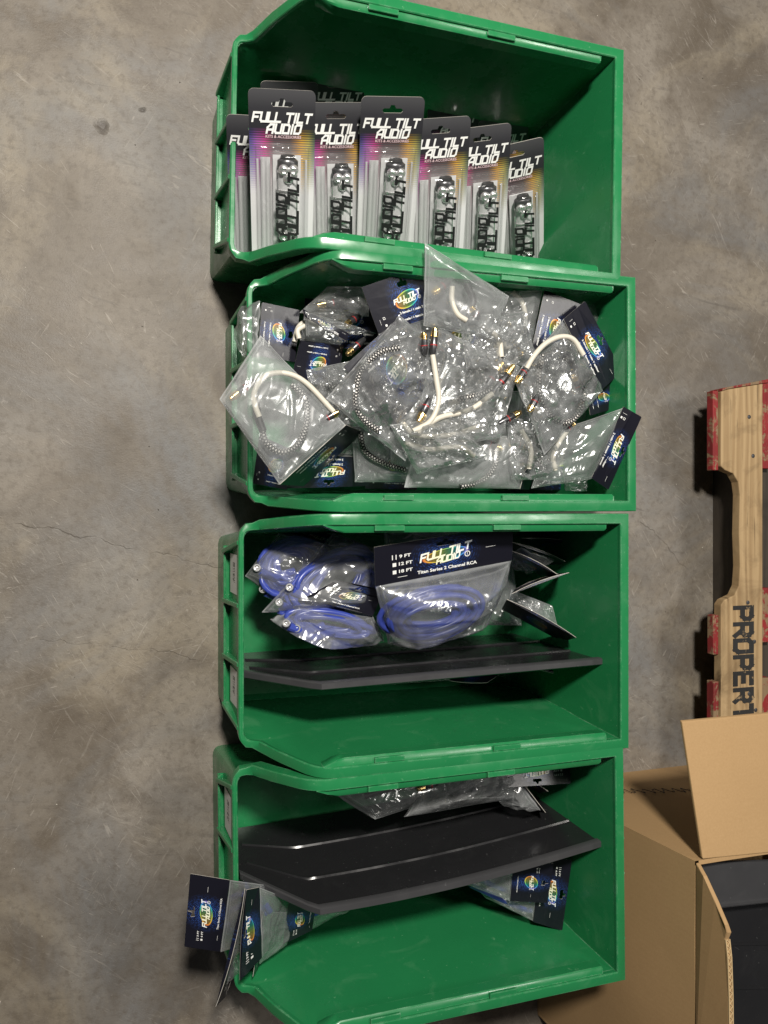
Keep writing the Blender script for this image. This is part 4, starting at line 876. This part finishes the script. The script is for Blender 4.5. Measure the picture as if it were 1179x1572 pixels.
# ------------------------------------------------------------------ cardboard box with dark sheets in it
HB = .31
bxr = empty('cardboard_box', 'open brown cardboard box with raised flaps beside the bins', 'cardboard box', None, (.60, -.40, 0))
bo = Vector(bxr.location)
xt, yt = P(1067, 1322, HB).x - bo.x, P(1067, 1322, HB).y - bo.y
xb, yb = P(825, 1540, 0).x - bo.x, P(1000, 1181, 0).y - bo.y
XR, YB, TH = .42, -.36, .005
def wall(name, pts, th_dir, mats=(BOARD,)):
    mb = MB(); n = len(pts); d = Vector(th_dir); vs = [Vector(p) for p in pts] + [Vector(p) + d for p in pts]
    mb.add(vs, [tuple(range(n)), tuple(range(n, 2 * n))[::-1]] + [(i, n + i, n + (i + 1) % n, (i + 1) % n) for i in range(n)])
    o = mb.build(name, list(mats), bxr, smooth=False); add_bevel(o, .0012); return o
def gwall(name, p00, p10, p01, p11, nrm, bulge, seed):
    mb = MB(); rs = np.random.RandomState(seed); n = 16
    def pt(u, v, o):
        p = (Vector(p00) * (1 - u) + Vector(p10) * u) * (1 - v) + (Vector(p01) * (1 - u) + Vector(p11) * u) * v
        return p + Vector(nrm) * (bulge * math.sin(math.pi * u) * math.sin(math.pi * v) + .0012 * math.sin(9 * u + seed) * math.sin(7 * v) * 4 * u * (1 - u) + o)
    for o, fl in ((0, False), (-TH, True)):
        vs = [pt(i / n, j / n, o) for j in range(n + 1) for i in range(n + 1)]
        fs = [(j * (n + 1) + i, j * (n + 1) + i + 1, (j + 1) * (n + 1) + i + 1, (j + 1) * (n + 1) + i) for j in range(n) for i in range(n)]
        mb.add(vs, fs)
    top = [pt(i / n, 1, o) for o in (0, -TH) for i in range(n + 1)]; mb.add(top, [(i, i + 1, n + 2 + i, n + 1 + i) for i in range(n)])
    return mb.build(name, BOARD, bxr, angle=60)
gwall('side_wall', (xb, YB, 0), (xb, yb, 0), (xt, YB, HB), (xt, yt, HB), (-1, 0, 0), .006, 1)
gwall('side_wall', (xb, yb, 0), (XR, yb, 0), (xt, yt, HB), (XR, yt, HB), (0, 1, 0), .004, 2)
wall('side_wall', [(XR, YB, 0), (XR, yb, 0), (XR, yt, HB), (XR, YB, HB)], (TH, 0, 0))
wall('side_wall', [(xb, YB, 0), (XR, YB, 0), (XR, YB, HB), (xt, YB, HB)], (0, -TH, 0))
wall('box_bottom', [(xb, YB, .003), (XR, YB, .003), (XR, yb, .003), (xb, yb, .003)], (0, 0, .004))
# the bright flap folded out, and the torn flap standing up
def rel(px, py, zz): return P(px, py, zz) - bo
wall('flap', [rel(1079, 1319, HB + .002), rel(1290, 1298, HB + .002), rel(1290, 1085, HB - .022), rel(1047, 1108, HB - .022)], (.0, .001, -.0045))
fz = HB + .052
fp = [rel(1068, 1324, HB + .001), rel(1079, 1345, HB + .018), rel(1098, 1385, HB + .036), rel(1112, 1420, fz), rel(1117, 1432, fz + .001), rel(1113, 1442, fz - .003), rel(1116, 1470, fz), rel(1118, 1530, fz), rel(1119, 1640, fz), rel(1067, 1640, HB + .001)]
wall('torn_flap', fp, (.0052, .0, .0006))
mb = MB(); e = fp[5:9]
edge = [e[0].lerp(e[1], i / 6) for i in range(6)] + [e[1].lerp(e[2], i / 12) for i in range(12)] + [e[2].lerp(e[3], i / 22) for i in range(23)]
fl_ = MB(); fl_.tube([p + Vector((.0026 + (.0017 if i % 2 else -.0017), 0, .0012)) for i, p in enumerate(edge)], .0007, 6); fl_.build('corrugation', BOARDEDGE, bxr)
for off in (.0003, .0051):
    l_ = MB(); l_.tube([p + Vector((off, 0, .0010)) for p in edge], .0008, 6); l_.build('liner_edge', BOARDEDGE, bxr)
# pen scribble on the far wall
mb = MB(); sc = []
for i in range(60):
    k = i / 59; sc.append(Vector((xb + .085 + .17 * k, 0, .085 + .05 * k + .008 * math.sin(i * 1.3) + .004 * math.sin(i * 2.9))))
for i, p in enumerate(sc):
    v = p.z / HB; p.y = yb * (1 - v) + yt * v + .0044
mb.tube(spline(sc, 3), .0005, 5); mb.build('pen_scribble', INK, bxr)
def flat_divider(label, quad, mat, th=.004, ribs=((.33, .02), (.7, .02))):
    root = empty('bin_divider', label, 'divider', 'dark plastic sheets lying in the cardboard box')
    p = Patch(*[Vector(q) for q in quad]); mb = MB(); sheet(mb, p, dens(rrect(p.w, p.h, .006, 3), .04), [], th, 0, 0, 0, 0); mb.build('plate', mat, root, smooth=False)
    for y, _ in ribs:
        m = MB(); y0 = p.h * (.5 - y); m.rings([[p.local(x, y0 + a, th / 2 + b) for a, b in ((-.0025, -.0002), (-.0015, .0022), (.0015, .0022), (.0025, -.0002))] for x in (-p.w * .48, p.w * .48)]); m.build('rib', mat, root)
    return root
flat_divider('grey plastic sheet lying highest in the cardboard box, along its bright flap', [P(1074, 1324, .292), P(1330, 1316, .292), P(1330, 1368, .288), P(1098, 1393, .288)], GREYP, ribs=((.93, 0),))
flat_divider('black plastic sheet lying flat below the grey one in the box', [P(1070, 1330, .262), P(1400, 1318, .262), P(1400, 1700, .258), P(1066, 1700, .258)], BLACKP, ribs=((.12, 0), (.32, 0), (.5, 0)))
